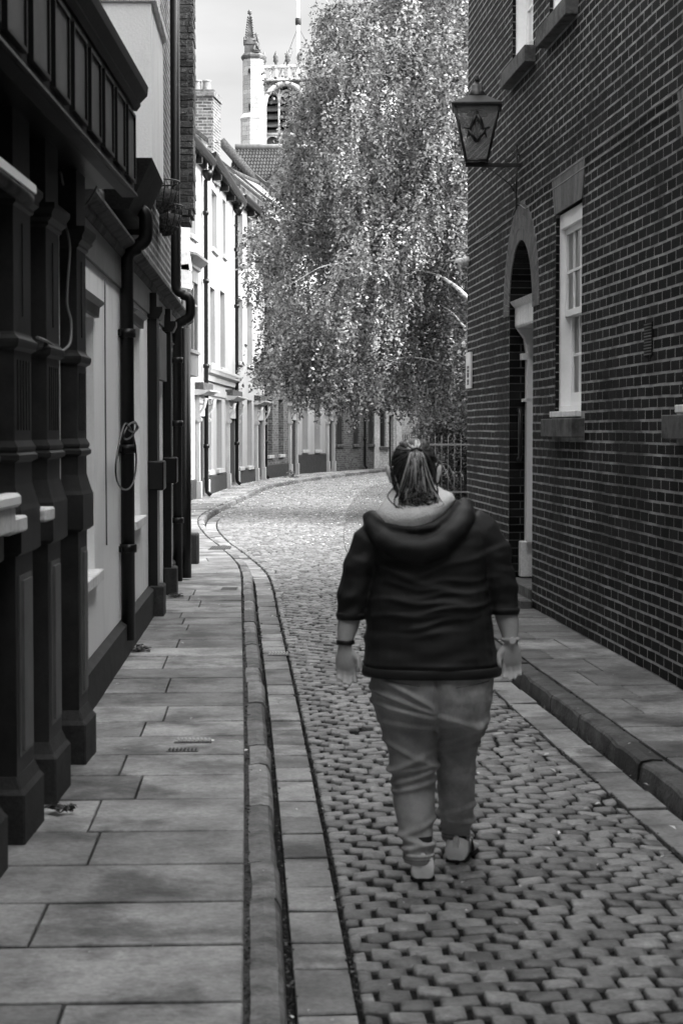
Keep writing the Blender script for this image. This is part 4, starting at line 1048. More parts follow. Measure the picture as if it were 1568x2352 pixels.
# weeds at the foot of the wall
def weed(x, y, r_, label, n=26):
    c = ground_pt(x, y, .1); t_ = MB(); stem = MB()
    for k in range(n):
        a_ = R.uniform(0, 6.28); L_ = r_ * R.uniform(.4, 1); h_ = R.uniform(.2, .9) * r_ * .7; e = c + Vector((math.cos(a_) * L_, math.sin(a_) * L_, h_)); m_ = c + (e - c) * .5 + Vector((0, 0, h_ * .4))
        stem.tube([c, m_, e], .0015, 3)
        for q in (m_, e, e + Vector((.01, 0, 0))): leafquad(t_, q, R.uniform(.012, .022), Vector((math.cos(a_) * .5, math.sin(a_) * .5, 1)))
    o = thing('weed', label, 'weed', 'weeds growing from the pavement joints'); t_.build('leaf', M['leaf_dark'], o, fix=False); stem.build('stem', M['twig'], o, fix=False)
weed(322, 1497, .075, 'leafy weed sprouting from a paving joint near the foot of the pale wall')
weed(402, 1373, .07, 'low dark weed in a paving joint farther along, near the doorway')
weed(138, 1868, .06, 'weed tucked behind the foot of the second pilaster', 18)
weed(224, 2150, .0, 'x', 0) if False else None

# ================================================================ the curving terrace
M['streaked'] = gmat('streaked_render', .2, .4, 5, .9, .2, 40, .1, stretch=(2, 2, .15), blotch=1, blotch_scale=3, blotch_lo=.3)
def hood(fr, parent, s0, s1, ztop, mt='far_white'):
    """door hood on scroll brackets"""
    mb = MB(); fr.prof(mb, s0 - .12, s1 + .12, [(.002, ztop - .13), (.1, ztop - .13), (.22, ztop - .1), (.3, ztop - .05), (.36, ztop - .045), (.36, ztop - .015), (.002, ztop)])
    h = mb.build('door_hood', M[mt], parent)
    mb = MB(); fr.box(mb, s0 - .08, s1 + .08, .003, .2, ztop + .003, ztop + .16); mb.build('hood_lead', M['coping'], h)
    for s in (s0 - .02, s1 + .02 - .11):
        mb = MB(); pts = []
        for k in range(14): a_ = .3 + k * .38; r_ = .1 * (1 - k / 20); pts.append(fr.P(s + .055, .17 + r_ * math.cos(a_ + 2), ztop - .27 + r_ * math.sin(a_ + 2)))
        mb.tube(pts, .03, 6)
        mb.tube([fr.P(s + .055, .25, ztop - .2), fr.P(s + .055, .2, ztop - .42), fr.P(s + .055, .1, ztop - .56), fr.P(s + .055, .09, ztop - .68)], [.045, .04, .035, .03], 6)
        mb.tube([fr.P(s - .01, .1, ztop - .7), fr.P(s + .12, .1, ztop - .7)], .06, 10)
        fr.box(mb, s, s + .11, .0, .1, ztop - .75, ztop - .13)
        mb.build('scroll_bracket', M[mt], h)
    return h
def doorcase(fr, parent, s0, s1, ztop, mt='far_white', leaf='plinth'):
    hood(fr, parent, s0, s1, ztop, mt)
    for a, b in ((s0, s0 + .16), (s1 - .16, s1)):
        p = fr.bx('door_pilaster', M[mt], parent, a, b, .003, .1, .5, ztop - .13, bev=.01)
        fr.bx('pilaster_base', M[mt], p, a - .02, b + .02, .003, .14, .1, .5, bev=.01)
    fr.bx('door_entablature', M[mt], parent, s0 + .16, s1 - .16, .003, .07, ztop - .62, ztop - .13, bev=.01)
    fr.bx('door', M[leaf], parent, s0 + .16, s1 - .16, -.06, -.02, .2, ztop - .62)
def far_house(name, label, p0, p1, z1, wallmt, wins, doorx=None, plx=.55, recess=.34, pipe_x=None, roofmt='roof', gable=None, shutters=False, extra=None, pitch=40, brick_arch=False, winmt='far_white', curved=None):
    fr = Fr(p0, p1); t_ = thing(name, label, 'house', 'terraced houses round the bend')
    ops = []; gaps = []
    for (xa, xb, ya, yb) in wins:
        sa, sb = fr.sx(xa), fr.sx(xb); sm = (sa + sb) / 2
        ops.append((max(sa, .05), min(sb, fr.len - .03), fr.zy(sm, yb), fr.zy(sm, ya)))
    dr = None
    if doorx: sa, sb = fr.sx(doorx[0]), fr.sx(doorx[1]); dr = (sa, sb, .1, 2.1); ops_d = [(sa + .16, sb - .16, .1, doorx[2] - .62)]; gaps = [(sa, sb)]
    else: ops_d = []
    fwall('wall', fr, 0, fr.len, 0, z1, ops + ops_d, wallmt, t_, recess, 0, 5)
    for o in ops:
        w_ = sash(fr, t_, o[0] + .003, o[1] - .003, o[2], o[3], -recess + .05, 3 if (o[1] - o[0]) > .7 else 2, 2 if (o[3] - o[2]) < 2.3 else 3, curtain=False, mt=winmt, frame=.05, deep=.12)
        fr.bx('window_sill', M['far_white' if not shutters else 'stone_dark'], t_, o[0] - .04, o[1] + .04, -.05, .07, o[2] - .11, o[2] - .003, bev=.008)
        if shutters:
            for sh in (o[0] + .0, (o[0] + o[1]) / 2 + .005): fr.bx('shutter', M['pubpaint'], t_, sh + .02, sh + (o[1] - o[0]) / 2 - .02, -.1, -.06, o[2] + .02, o[3] - .02, bev=.006)
    if doorx: doorcase(fr, t_, dr[0], dr[1], doorx[2], 'far_white')
    if plx: plinth(fr, 0, fr.len, plx, t_, gaps, .03)
    # eaves, brackets, gutter
    mb = MB(); fr.prof(mb, -.02, fr.len + .02, [(.002, z1 - .18), (.06, z1 - .18), (.08, z1 - .05), (.2, z1 - .02), (.2, z1 + .01), (.002, z1 + .01)]); mb.build('eaves_board', M['plinth'], t_)
    mb = MB(); fr.prof(mb, -.02, fr.len + .02, [(.2, z1 - .02), (.2, z1 - .1), (.24, z1 - .14), (.3, z1 - .12), (.33, z1 - .03), (.33, z1 + .02), (.3, z1 + .02)]); mb.build('gutter', M['black'], t_)
    s = .25
    while s < fr.len:
        fr.bx('eaves_bracket', M['black'], t_, s, s + .1, .003, .24, z1 - .34, z1 - .185, bev=.01); s += 2.1
    # roof, ridge, party-wall parapet
    T = math.tan(rad(pitch)); dep = 3.1
    mb = MB(); mb.hexa([fr.P(-.0, .22, z1 - .0), fr.P(fr.len, .22, z1), fr.P(fr.len, -dep, z1 + (dep + .22) * T), fr.P(0, -dep, z1 + (dep + .22) * T), fr.P(0, .22, z1 + .07), fr.P(fr.len, .22, z1 + .07), fr.P(fr.len, -dep, z1 + .07 + (dep + .22) * T), fr.P(0, -dep, z1 + .07 + (dep + .22) * T)])
    rf_ = mb.build('roof', M[roofmt], t_, fr.uv)
    mb = MB(); mb.tube([fr.P(0, -dep, z1 + .1 + (dep + .22) * T), fr.P(fr.len, -dep, z1 + .1 + (dep + .22) * T)], .1, 8); mb.build('ridge', M['coping'], rf_)
    mb = MB(); mb.hexa([fr.P(fr.len - .02, .1, z1 - .2), fr.P(fr.len + .26, .1, z1 - .2), fr.P(fr.len + .26, -dep - .1, z1 + (dep) * T), fr.P(fr.len - .02, -dep - .1, z1 + dep * T),
                        fr.P(fr.len - .02, .1, z1 + .42), fr.P(fr.len + .26, .1, z1 + .42), fr.P(fr.len + .26, -dep - .1, z1 + .42 + (dep + .1) * T), fr.P(fr.len - .02, -dep - .1, z1 + .42 + (dep + .1) * T)])
    mb.build('parapet', M['streaked'], rf_)
    mb = MB(); mb.hexa([fr.P(fr.len - .06, .14, z1 + .425), fr.P(fr.len + .3, .14, z1 + .425), fr.P(fr.len + .3, -dep - .1, z1 + .425 + (dep + .14) * T), fr.P(fr.len - .06, -dep - .1, z1 + .425 + (dep + .14) * T),
                        fr.P(fr.len - .06, .14, z1 + .53), fr.P(fr.len + .3, .14, z1 + .53), fr.P(fr.len + .3, -dep - .1, z1 + .53 + (dep + .14) * T), fr.P(fr.len - .06, -dep - .1, z1 + .53 + (dep + .14) * T)])
    mb.build('parapet_coping', M['coping'], rf_)
    if pipe_x:
        s = fr.sx(pipe_x, .1); pipe('downpipe', fr, t_, [(s, .25, z1 - .15), (s, .24, z1 - .3), (s, .1, z1 - .5), (s, .1, .35), (s, .11, .22), (s, .2, .13)], .05, clips=())
        mb = MB()
        for zz in (1.3, 3.2, 5.2, 6.8): mb.lathe([(.05, zz - .05), (.075, zz - .045), (.075, zz + .045), (.05, zz + .05)], (*fr.P(s, .1, 0)[:2], 0), 10)
        mb.lathe([(.05, z1 - .5), (.13, z1 - .35), (.13, z1 - .25)], (*fr.P(s, .15, 0)[:2], 0), 8); mb.build('pipe_collar', M['black'], t_)
    return fr, t_
bl = lambda y: (blx(y), y)
# house with the projecting upper bay, mostly hidden by the corner
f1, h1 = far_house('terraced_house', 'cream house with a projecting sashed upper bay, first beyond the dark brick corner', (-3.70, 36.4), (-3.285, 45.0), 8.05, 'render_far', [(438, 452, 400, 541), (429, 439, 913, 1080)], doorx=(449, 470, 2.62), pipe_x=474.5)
b0, b1 = .2, 2.9; bn = .55
s_r = f1.sx(461, bn)
b1 = s_r; b0 = b1 - 2.2
pl = [(b0, -.02), (b0 + .1, bn - .05), (b0 + .15, bn), (b1 - .25, bn), (b1, bn - .28), (b1 + .12, -.02)]
zb0, zb1 = f1.zy(b1, 866, bn), f1.zy(b1, 817, bn)
zt_ = f1.zy(b1, 618, bn)
mb = MB(); bay(mb, pl, zb0, zb1, f1); by = mb.build('oriel_bay', M['render_far'], h1)
mb = MB(); ex = lambda e: [(b0 - e, -.02), (b0 + .1 - e, bn - .05 + e), (b0 + .15, bn + e), (b1 - .25 + e * .5, bn + e), (b1 + e, bn - .28 + e * .6), (b1 + .12 + e, -.02)]
bay(mb, ex(.04), zb1, zb1 + .07, f1); mb.build('bay_sill', M['far_white'], by)
mb = MB(); mb.rings([[f1.P(s, n, z) for s, n in ex(e)] for e, z in ((.0, zt_ - .35), (.0, zt_ - .1), (.05, zt_ - .08), (.05, zt_ - .02), (.2, zt_ + .1), (.2, zt_ + .15), (.0, zt_ + .2))], True, False); mb.build('bay_cornice', M['far_white'], by)
mb = MB()
for (s, n) in ((b0 + .15, bn), (b0 + .7, bn), (b0 + 1.25, bn), (b1 - .28, bn), (b1 - .03, bn - .26), (b1 + .05, bn - .42), (b1 + .1, .05)): f1.box(mb, s - .04, s + .04, n - .09, n - .01, zb1 + .071, zt_ - .351)
for zz in (zb1 + 1.0, zb1 + 1.6): f1.box(mb, b0 + .19, b1 - .32, bn - .07, bn - .03, zz, zz + .04)
mb.build('bay_window_frame', M['far_white'], by)
mb = MB(); bay(mb, [(b0 + .05, -.01), (b0 + .14, bn - .1), (b0 + .17, bn - .05), (b1 - .27, bn - .05), (b1 - .05, bn - .3), (b1 + .06, -.01)], zb1 + .072, zt_ - .36, f1); mb.build('bay_glass', M['glass_dark'], by)
# box lights on the far side of the baskets
for (x, y, w_, h_, lab) in ((427, 632, .24, .34, 'square pale box floodlight fixed beyond the downpipe, lower of two'), (425, 597, .26, .26, 'angled pale floodlight housing beyond the downpipe, upper of two')):
    c = PT(x, y, 27.0); t_ = thing('floodlight', lab, 'light', 'box floodlights beyond the corner')
    mb = MB(); mb.hexa([c + Vector(v) for v in ((-w_ * .6, 0, -h_ * .5), (w_ * .35, 0, -h_ * .62), (w_ * .35, .2, -h_ * .5), (-w_ * .6, .2, -h_ * .4), (-w_ * .6, 0, h_ * .45), (w_ * .2, 0, h_ * .5), (w_ * .2, .2, h_ * .5), (-w_ * .6, .2, h_ * .5))])
    bevel(mb.build('light_housing', M['stone'], t_), .01)
    mb = MB(); mb.tube([c + Vector((-.1, .1, .05)), c + Vector((-.45, .15, .1))], .02, 6); mb.build('light_bracket', M['iron'], t_)

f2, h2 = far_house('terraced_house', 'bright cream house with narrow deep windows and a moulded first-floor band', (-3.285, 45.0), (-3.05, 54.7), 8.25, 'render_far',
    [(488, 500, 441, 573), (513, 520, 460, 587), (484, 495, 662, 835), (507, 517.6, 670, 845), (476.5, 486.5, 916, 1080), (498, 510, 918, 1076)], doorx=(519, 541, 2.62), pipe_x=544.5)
s0_, s1_ = .0, f2.sx(541)
mb = MB(); zz = f2.zy(3, 872); f2.prof(mb, s0_, s1_, [(.002, zz - .08), (.06, zz - .08), (.08, zz + .05), (.16, zz + .1), (.18, zz + .16), (.2, zz + .2), (.2, zz + .26), (.1, zz + .3), (.002, zz + .3)]); mb.build('string_band', M['render_far'], h2)
mb = MB(); zg = f2.zy(5, 916); f2.box(mb, .1, f2.sx(519) - .1, .002, .035, zg + .03, zz - .25); mb.build('shop_fascia', M['render_far'], h2)
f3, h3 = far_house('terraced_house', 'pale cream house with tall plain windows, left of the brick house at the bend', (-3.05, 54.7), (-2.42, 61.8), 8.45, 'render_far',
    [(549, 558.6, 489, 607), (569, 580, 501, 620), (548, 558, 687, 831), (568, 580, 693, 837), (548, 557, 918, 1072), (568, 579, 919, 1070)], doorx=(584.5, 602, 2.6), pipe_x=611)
f4, h4 = far_house('terraced_house', 'dark brick house with white sash windows at the bend', (-2.42, 61.8), (-1.62, 67.5), 8.5, 'farbrick',
    [(615.5, 626, 919, 1045), (640, 651, 918, 1043), (615.5, 626, 705, 840), (640, 651, 710, 845), (616, 626, 560, 650), (640, 651, 560, 655)], doorx=(662, 679, 2.65))
f5, h5 = far_house('terraced_house', 'white house with a dark base and two sash windows beneath the tree', (-1.62, 67.5), (-.24, 73.0), 8.4, 'render_far',
    [(694, 707, 921, 1033), (722, 735, 921, 1033), (694, 707, 730, 850), (722, 735, 730, 850)], doorx=(748, 764, 2.65), plx=.8)
f6, h6 = far_house('terraced_house', 'dark brick house with shuttered windows at the far end of the street', (-.24, 73.0), (1.34, 78.2), 8.2, 'farbrick',
    [(772, 788, 926, 1020), (810, 825, 926, 1020), (845, 858, 926, 1020), (780, 795, 760, 860), (820, 834, 760, 860)], plx=.0, shutters=True, pipe_x=838)
# white painted brick building with an arched carriage entry
f7 = Fr((1.34, 78.2), (4.7, 80.6)); h7 = thing('archway_house', 'pale painted brick building with an arched opening at the end of the street', 'house')
sa, sb = f7.sx(872), f7.sx(905); sm = (sa + sb) / 2; ra = (sb - sa) / 2 * 1.15
fwall('wall', f7, 0, f7.len, 0, 8.0, [(f7.sx(872), f7.sx(886), 1.0, 2.6), (f7.sx(893), f7.sx(903), .1, 2.3)], 'whitebrick', h7, .3, 0, 5)
mb = MB(); zc = f7.zy(sm, 945)
for i in range(14):
    a0, a1 = math.pi * i / 14 + .01, math.pi * (i + 1) / 14 - .01; c = []
    for r_ in (ra, ra + .28):
        for aa in (a0, a1): c.append((sm + r_ * math.cos(aa), zc + r_ * math.sin(aa)))
    mb.hexa([f7.P(c[m][0], .002, c[m][1]) for m in (0, 1, 3, 2)] + [f7.P(c[m][0], .08, c[m][1]) for m in (0, 1, 3, 2)])
for s in (sm - ra - .28, sm + ra): f7.box(mb, s, s + .28, .002, .08, .1, zc)
mb.build('entry_arch', M['stone'], h7)
f7.bx('shutter', M['pubpaint'], h7, f7.sx(872) + .02, f7.sx(886) - .02, -.2, -.1, 1.0, 2.6)
f7.bx('door', M['black'], h7, f7.sx(893), f7.sx(903), -.25, -.2, .1, 2.3)
f7.bx('window_sill', M['stone_dark'], h7, f7.sx(872) - .1, f7.sx(886) + .1, .003, .1, .88, .99)
mb = MB(); f7.box(mb, -.2, f7.len + .2, -5, .2, 8.0, 8.3); mb.build('roof', M['roof'], h7)
f8 = Fr((4.7, 80.6), (14.5, 82.5)); h8 = thing('end_house', 'white painted brick building glimpsed behind the railings at the end of the street', 'house')
fwall('wall', f8, 0, f8.len, 0, 7.5, [(f8.sx(938), f8.sx(952), 1.3, 2.3)], 'whitebrick', h8, .3, 0, 5)
f8.bx('window_shutter', M['black'], h8, f8.sx(938), f8.sx(952), -.2, -.15, 1.3, 2.3)
mb = MB(); f8.box(mb, -.0, f8.len + .2, -5, .2, 7.5, 7.8); mb.build('roof', M['roof'], h8)

# chimney stack with two pots on the first terrace roof
ch_ = thing('chimney_stack', 'tall weathered brick chimney stack with two pots rising above the eaves', 'chimney')
cy0 = 47.5; cxr = Xx(cy0, 496, 10); cxl = Xx(cy0, 440, 10)
mb = MB(); mb.box(cxl, Xx(cy0, 487, 10), cy0, cy0 + .9, 7.9, Zy(cy0, 216)); 
M['chim'] = brickmat('chimney_brick', .09, .3, .4, .3, .078, .014, uv=False)
def boxuv(mb, name, mt, parent):
    return mb.build(name, mt, parent, lambda v: (v[0] + v[1], v[2]))
M['chimu'] = brickmat('chimney_brick', .03, .12, .2, .23, .078, .014)
xr = Xx(cy0, 489, 10)
mb = MB(); mb.hexa([(cxl, cy0, 7.9), (xr, cy0, 7.9), (xr + .12, cy0 + 1.1, 7.9), (cxl, cy0 + 1.1, 7.9)] + [(cxl, cy0, Zy(cy0, 216)), (xr, cy0, Zy(cy0, 216)), (xr + .12, cy0 + 1.1, Zy(cy0, 216)), (cxl, cy0 + 1.1, Zy(cy0, 216))])
boxuv(mb, 'stack', M['chimu'], ch_)
mb = MB(); e = .045; za = Zy(cy0, 222); zb_ = Zy(cy0, 206)
mb.hexa([(cxl - e, cy0 - e, za), (xr + e, cy0 - e, za), (xr + .12 + e, cy0 + 1.15, za), (cxl - e, cy0 + 1.15, za), (cxl - e, cy0 - e, zb_), (xr + e * .6, cy0 - e, zb_), (xr + .12 + e * .6, cy0 + 1.15, zb_), (cxl - e, cy0 + 1.15, zb_)])
boxuv(mb, 'stack_cap', M['farbrick'], ch_)
for x in (453, 475):
    c = PT(x, 210, cy0 + .4); mb = MB(); mb.lathe([(.12, -.05), (.11, .05), (.095, .2), (.1, .23), (.115, .24), (.115, .27), (.09, .275), (.05, .27)], (c.x, c.y, c.z), 14); mb.build('chimney_pot', M['pot'], ch_)
mb = MB(); c = PT(496, 328, cy0); mb.tube([PT(493, 328, cy0), PT(501, 327, cy0), PT(502, 330, cy0)], .012, 5); mb.build('chimney_bracket', M['iron'], ch_)

# pantiled house behind the terrace
pt = thing('pantiled_house', 'brick house with a dark pantiled roof standing behind the terrace, below the church tower', 'house')
Yp = 92.0
xl, xr2 = Xx(Yp, 500, 14), Xx(Yp, 820, 14); zr = Zy(Yp, 343); ze = Zy(Yp - 3.2, 428)
mb = MB(); mb.hexa([(xl, Yp - 2.9, 0), (xr2, Yp - 2.9, 0), (xr2, Yp + 4, 0), (xl, Yp + 4, 0), (xl, Yp - 2.9, ze - .1), (xr2, Yp - 2.9, ze - .1), (xr2, Yp + 4, ze - .1), (xl, Yp + 4, ze - .1)]); boxuv(mb, 'wall', M['palebrick'], pt)
mb = MB(); A0 = Vector((Xx(Yp, 540, zr), Yp, zr)); A1 = Vector((xr2, Yp, zr)); B0 = Vector((Xx(Yp - 3.2, 520, ze), Yp - 3.2, ze)); B1 = Vector((xr2, Yp - 3.2, ze)); rows, cols = 11, 40
for r_ in range(rows):
    rs = []
    for u, h_ in ((r_ / rows, 0), ((r_ + 1) / rows, .06), ((r_ + 1) / rows, 0)):
        L0 = A0.lerp(B0, u); L1 = A1.lerp(B1, u); rs.append([tuple(L0.lerp(L1, c / (cols * 3)) + Vector((0, 0, .07 * (.5 + .5 * math.sin(c * 2 * math.pi / 3)) + h_))) for c in range(cols * 3 + 1)])
    mb.rings(rs, False, False, False)
mb.build('tiled_roof', M['slate_dark'] if 'slate_dark' in M else gmat('pantile', .012, .04, 3, .6, .3, 30, .4, fine=.3), pt, fix=False)
mb = MB(); mb.tube([A0 + Vector((0, 0, .1)), A1 + Vector((0, 0, .1))], .16, 8); mb.build('ridge', M['pot'], pt)
mb = MB(); mb.tube([A0 + Vector((-.6, 0, .3)), B0 + Vector((1.5, 0, .1))], .28, 4); mb.build('verge_parapet', M['coping'], pt)
mb = MB(); g0, g1, gt = PT(612, 415, Yp - 6), PT(700, 415, Yp - 6), PT(668, 372, Yp - 6)
mb.poly([PT(612, 420, Yp - 6), PT(780, 420, Yp - 6), PT(780, 395, Yp - 6), gt]); 
mb = MB(); q = [PT(605, 470, Yp - 6.2), PT(820, 470, Yp - 6.2), PT(820, 380, Yp - 6.2), PT(655, 378, Yp - 6.2), PT(610, 418, Yp - 6.2)]
mb.rings([[tuple(p) for p in q], [tuple(p + Vector((0, .6, 0))) for p in q]], True, False); boxuv(mb, 'gable_wall', M['palebrick'], pt)
mb = MB(); mb.tube([PT(609, 420, Yp - 6.0), PT(655, 379, Yp - 6.0), PT(720, 380, Yp - 6)], .14, 4); mb.build('gable_coping', M['coping'], pt)
mb = MB(); c = PT(653, 380, Yp - 3); mb.tube([PT(655, 378, Yp - 2.8), PT(655, 342, Yp - 2.8)], .12, 8); mb.build('flue_pipe', M['plinth'], pt)

# ---------------------------------------------------------------- church tower
tw = thing('church_tower', 'pale stone Gothic church tower with a pinnacled corner turret and a tall louvred window', 'church')
YT = 150.0
def TX(x, z=25): return Xx(YT, x, z)
def TZ(y): return Zy(YT, y)
M['ashlar'] = brickmat('ashlar', .28, .45, .16, .75, .36, .014, rough=.9, bump=.2)
FX = Vector((1, -.18, 0)).normalized()        # the belfry face runs back to the right
tcx = (TX(567) + TX(602)) / 2; r0_ = (TX(602) - TX(567)) / 2 / .924
def octo(mb, rs, cx, cy, mt=None, n=8, rot=.3927 + .2): mb.rings([[(cx + r * math.cos(rot + k * 2 * math.pi / n), cy + r * math.sin(rot + k * 2 * math.pi / n), z) for k in range(n)] for r, z in rs], True, False)
rr = (TX(602) - TX(555)) / 2 / .95
mb = MB(); octo(mb, [(rr * 1.18, 8), (rr * 1.18, TZ(278)), (rr * 1.22, TZ(274)), (rr, TZ(264)), (rr, TZ(137))], tcx - .1, YT)
tu = mb.build('turret', M['ashlar'], tw, lambda v: (math.atan2(v[1] - YT, v[0] - tcx) * rr * 1.02, v[2]))
mb = MB(); octo(mb, [(rr * 1.0, TZ(139)), (rr * 1.13, TZ(134)), (rr * 1.16, TZ(130)), (rr * .95, TZ(124)), (rr * .6, TZ(122))], tcx - .1, YT); mb.build('turret_cornice', M['stone_sooty'], tu)
mb = MB()
octo(mb, [(rr * 1.2, TZ(277)), (rr * 1.27, TZ(273)), (rr * 1.02, TZ(262))], tcx - .1, YT); mb.build('turret_band', M['stone'], tu)
mb = MB()
mb.box(TX(572.5), TX(576.5), YT - rr * 1.2, YT - rr * .6, TZ(172), TZ(163)); mb.box(TX(573), TX(575.5), YT - rr * 1.2, YT - rr * .6, TZ(258), TZ(243)); mb.build('slit_window', M['dark'], tu)
def pinnacle(cx, cy, zb, zt, r, parent):
    mb = MB(); h = zt - zb; mb.rings([[(cx + a * q, cy + b * q, z) for a, b in ((-1, -1), (1, -1), (1, 1), (-1, 1))] for q, z in ((r, zb), (r, zb + h * .3), (r * 1.15, zb + h * .31), (r * .62, zb + h * .4), (r * .12, zt - h * .03), (.01, zt))], True, False)
    for k in range(9):
        u = .4 + .55 * k / 9; q = r * (.62 - .5 * (u - .4) / .57) + .05
        for a, b in ((-1, -1), (1, -1), (1, 1), (-1, 1)): mb.lathe([(.01, -.11), (.1, -.02), (.06, .08), (.01, .12)], (cx + a * q, cy + b * q, zb + h * u), 5)
    for a, b in ((-1, 0), (1, 0), (0, -1), (0, 1)):
        mb.rings([[(cx + a * r * 1.05 + (b * w_ * r), cy + b * r * 1.05 + a * w_ * r, z) for w_, z in ((-.9, zb + h * .22), (.9, zb + h * .22), (0, zb + h * .42))], [(cx + a * r * 1.2 + (b * w_ * r), cy + b * r * 1.2 + a * w_ * r, z) for w_, z in ((-.9, zb + h * .22), (.9, zb + h * .22), (0, zb + h * .42))]], True, False)
    mb.lathe([(.04, zt - zb - .15), (.2, zt - zb - .05), (.16, zt - zb + .05), (.2, zt - zb + .12), (.03, zt - zb + .3)], (cx, cy, zb), 6)
    return mb.build('pinnacle', M['stone_sooty'], parent)
pinnacle(TX(574, 34), YT, TZ(124), TZ(30), .42, tw); pinnacle(TX(587, 32), YT + 1.2, TZ(124), TZ(76), .3, tw)
pinnacle(TX(590), YT - .6, TZ(124), TZ(108), .25, tw)
pinnacle(TX(679, 31), YT + 12, TZ(165), TZ(88), .4, tw)
# belfry wall with pointed window
fT = Fr((TX(600), YT + .2), (TX(600) + 10 * FX.x, YT + .2 + 10 * FX.y)); 
sW = lambda x: fT.sx(x)
# normal must face the camera
if fT.nv.y > 0: fT.nv = -fT.nv
a0, b0_ = sW(609), sW(704); cW = (a0 + b0_) / 2; hw = (b0_ - a0) / 2; zS = TZ(243); zPk = TZ(191)
mb = MB(); mb.rings([[fT.P(s, 0, z) for z in (5, TZ(185))] for s in (0, a0)], False, False, False)
def arcz(s):       # two-centred arch height above springing
    u = abs(s - cW) / hw; Rr = 1.2 * hw; cx_ = Rr - hw; return math.sqrt(max(Rr * Rr - (abs(s - cW) + cx_) ** 2, 0)) / math.sqrt(Rr * Rr - cx_ ** 2) * (zPk - zS)
ss = [a0 + (b0_ - a0) * i / 24 for i in range(25)]
mb.rings([[fT.P(s, 0, zS + arcz(s)), fT.P(s, 0, TZ(185))] for s in ss], False, False, False)
mb.rings([[fT.P(s, 0, z) for z in (5, TZ(185))] for s in (b0_, 9.5)], False, False, False)
mb.rings([[fT.P(s, 0, z) for z in (5, TZ(345))] for s in (a0, b0_)], False, False, False)
mb.build('belfry_wall', M['ashlar'], tw, lambda v: ((v[0] - tcx) * 1.02, v[2]), fix=False)
mb = MB(); q = [fT.P(a0, .12, TZ(345))] + [fT.P(s, .12, zS + arcz(s)) for s in ss] + [fT.P(b0_, .12, TZ(345))]; mb.tube(q, .2, 8); mb.tube([Vector(p) + Vector((0, .35, -.05)) for p in q], .16, 6); mb.build('window_arch', M['stone'], tw)
mb = MB()
for s in (cW - hw * .34, cW + hw * .34): mb.tube([fT.P(s, -.3, TZ(345)), fT.P(s, -.3, zS + arcz(s))], .09, 6)
for c_ in (cW - hw * .67, cW, cW + hw * .67):
    mb.tube([fT.P(c_ + hw * .33 * math.cos(k * math.pi / 8), -.3, TZ(236) + 1.0 * math.sin(k * math.pi / 8)) for k in range(9)], .08, 6)
    mb.tube([fT.P(c_ + hw * .33 * math.cos(k * math.pi / 8), -.3, TZ(325) + .5 * math.sin(k * math.pi / 8)) for k in range(9)], .08, 6)
mb.tube([fT.P(a0, -.3, TZ(308)), fT.P(b0_, -.3, TZ(308))], .15, 4); mb.build('window_tracery', M['stone'], tw)
mb = MB(); zz = TZ(344)
while zz < zPk: mb.hexa([fT.P(a0, -.5, zz), fT.P(b0_, -.5, zz), fT.P(b0_, -1.0, zz + .4), fT.P(a0, -1.0, zz + .4), fT.P(a0, -.5, zz + .1), fT.P(b0_, -.5, zz + .1), fT.P(b0_, -1.0, zz + .5), fT.P(a0, -1.0, zz + .5)]); zz += .62
mb.build('louvre', M['stone_sooty'], tw)
mb = MB(); mb.poly([fT.P(a0 - .5, -1.2, TZ(350)), fT.P(b0_ + .5, -1.2, TZ(350)), fT.P(b0_ + .5, -1.2, zPk), fT.P(a0 - .5, -1.2, zPk)]); mb.build('belfry_dark', M['dark'], tw)
mb = MB(); fT.prof(mb, 0, 9.5, [(-.1, TZ(194)), (.15, TZ(194)), (.3, TZ(189)), (.3, TZ(186)), (-.1, TZ(186))]); mb.build('parapet_string', M['stone_sooty'], tw)
mb = MB(); zp0, zp1 = TZ(186), TZ(156)
for k in range(9):
    s = .15 + k * 1.02; fT.box(mb, s, s + .16, -.15, .12, zp0, zp1)
    mb.tube([fT.P(s + .16, 0, zp0 + 1.05), fT.P(s + .36, 0, zp1 - .2), fT.P(s + .59, 0, zp1 - .02), fT.P(s + .82, 0, zp1 - .2), fT.P(s + 1.02, 0, zp0 + 1.05)], .06, 5); fT.box(mb, s + .55, s + .63, -.08, .08, zp0, zp1)
fT.box(mb, 0, 9.5, -.18, .15, zp1 - .02, zp1 + .22); fT.box(mb, 0, 9.5, -.15, .12, zp0, zp0 + .25)
mb.build('parapet', M['stone'], tw)
mb = MB()
for k in range(10): p = fT.P(.22 + k * .95, 0, zp1 + .22); mb.lathe([(.1, 0), (.09, .15), (.22, .3), (.17, .5), (.22, .62), (.12, .85), (.02, 1.1)], p, 6)
mb.build('parapet_finial', M['stone_sooty'], tw)
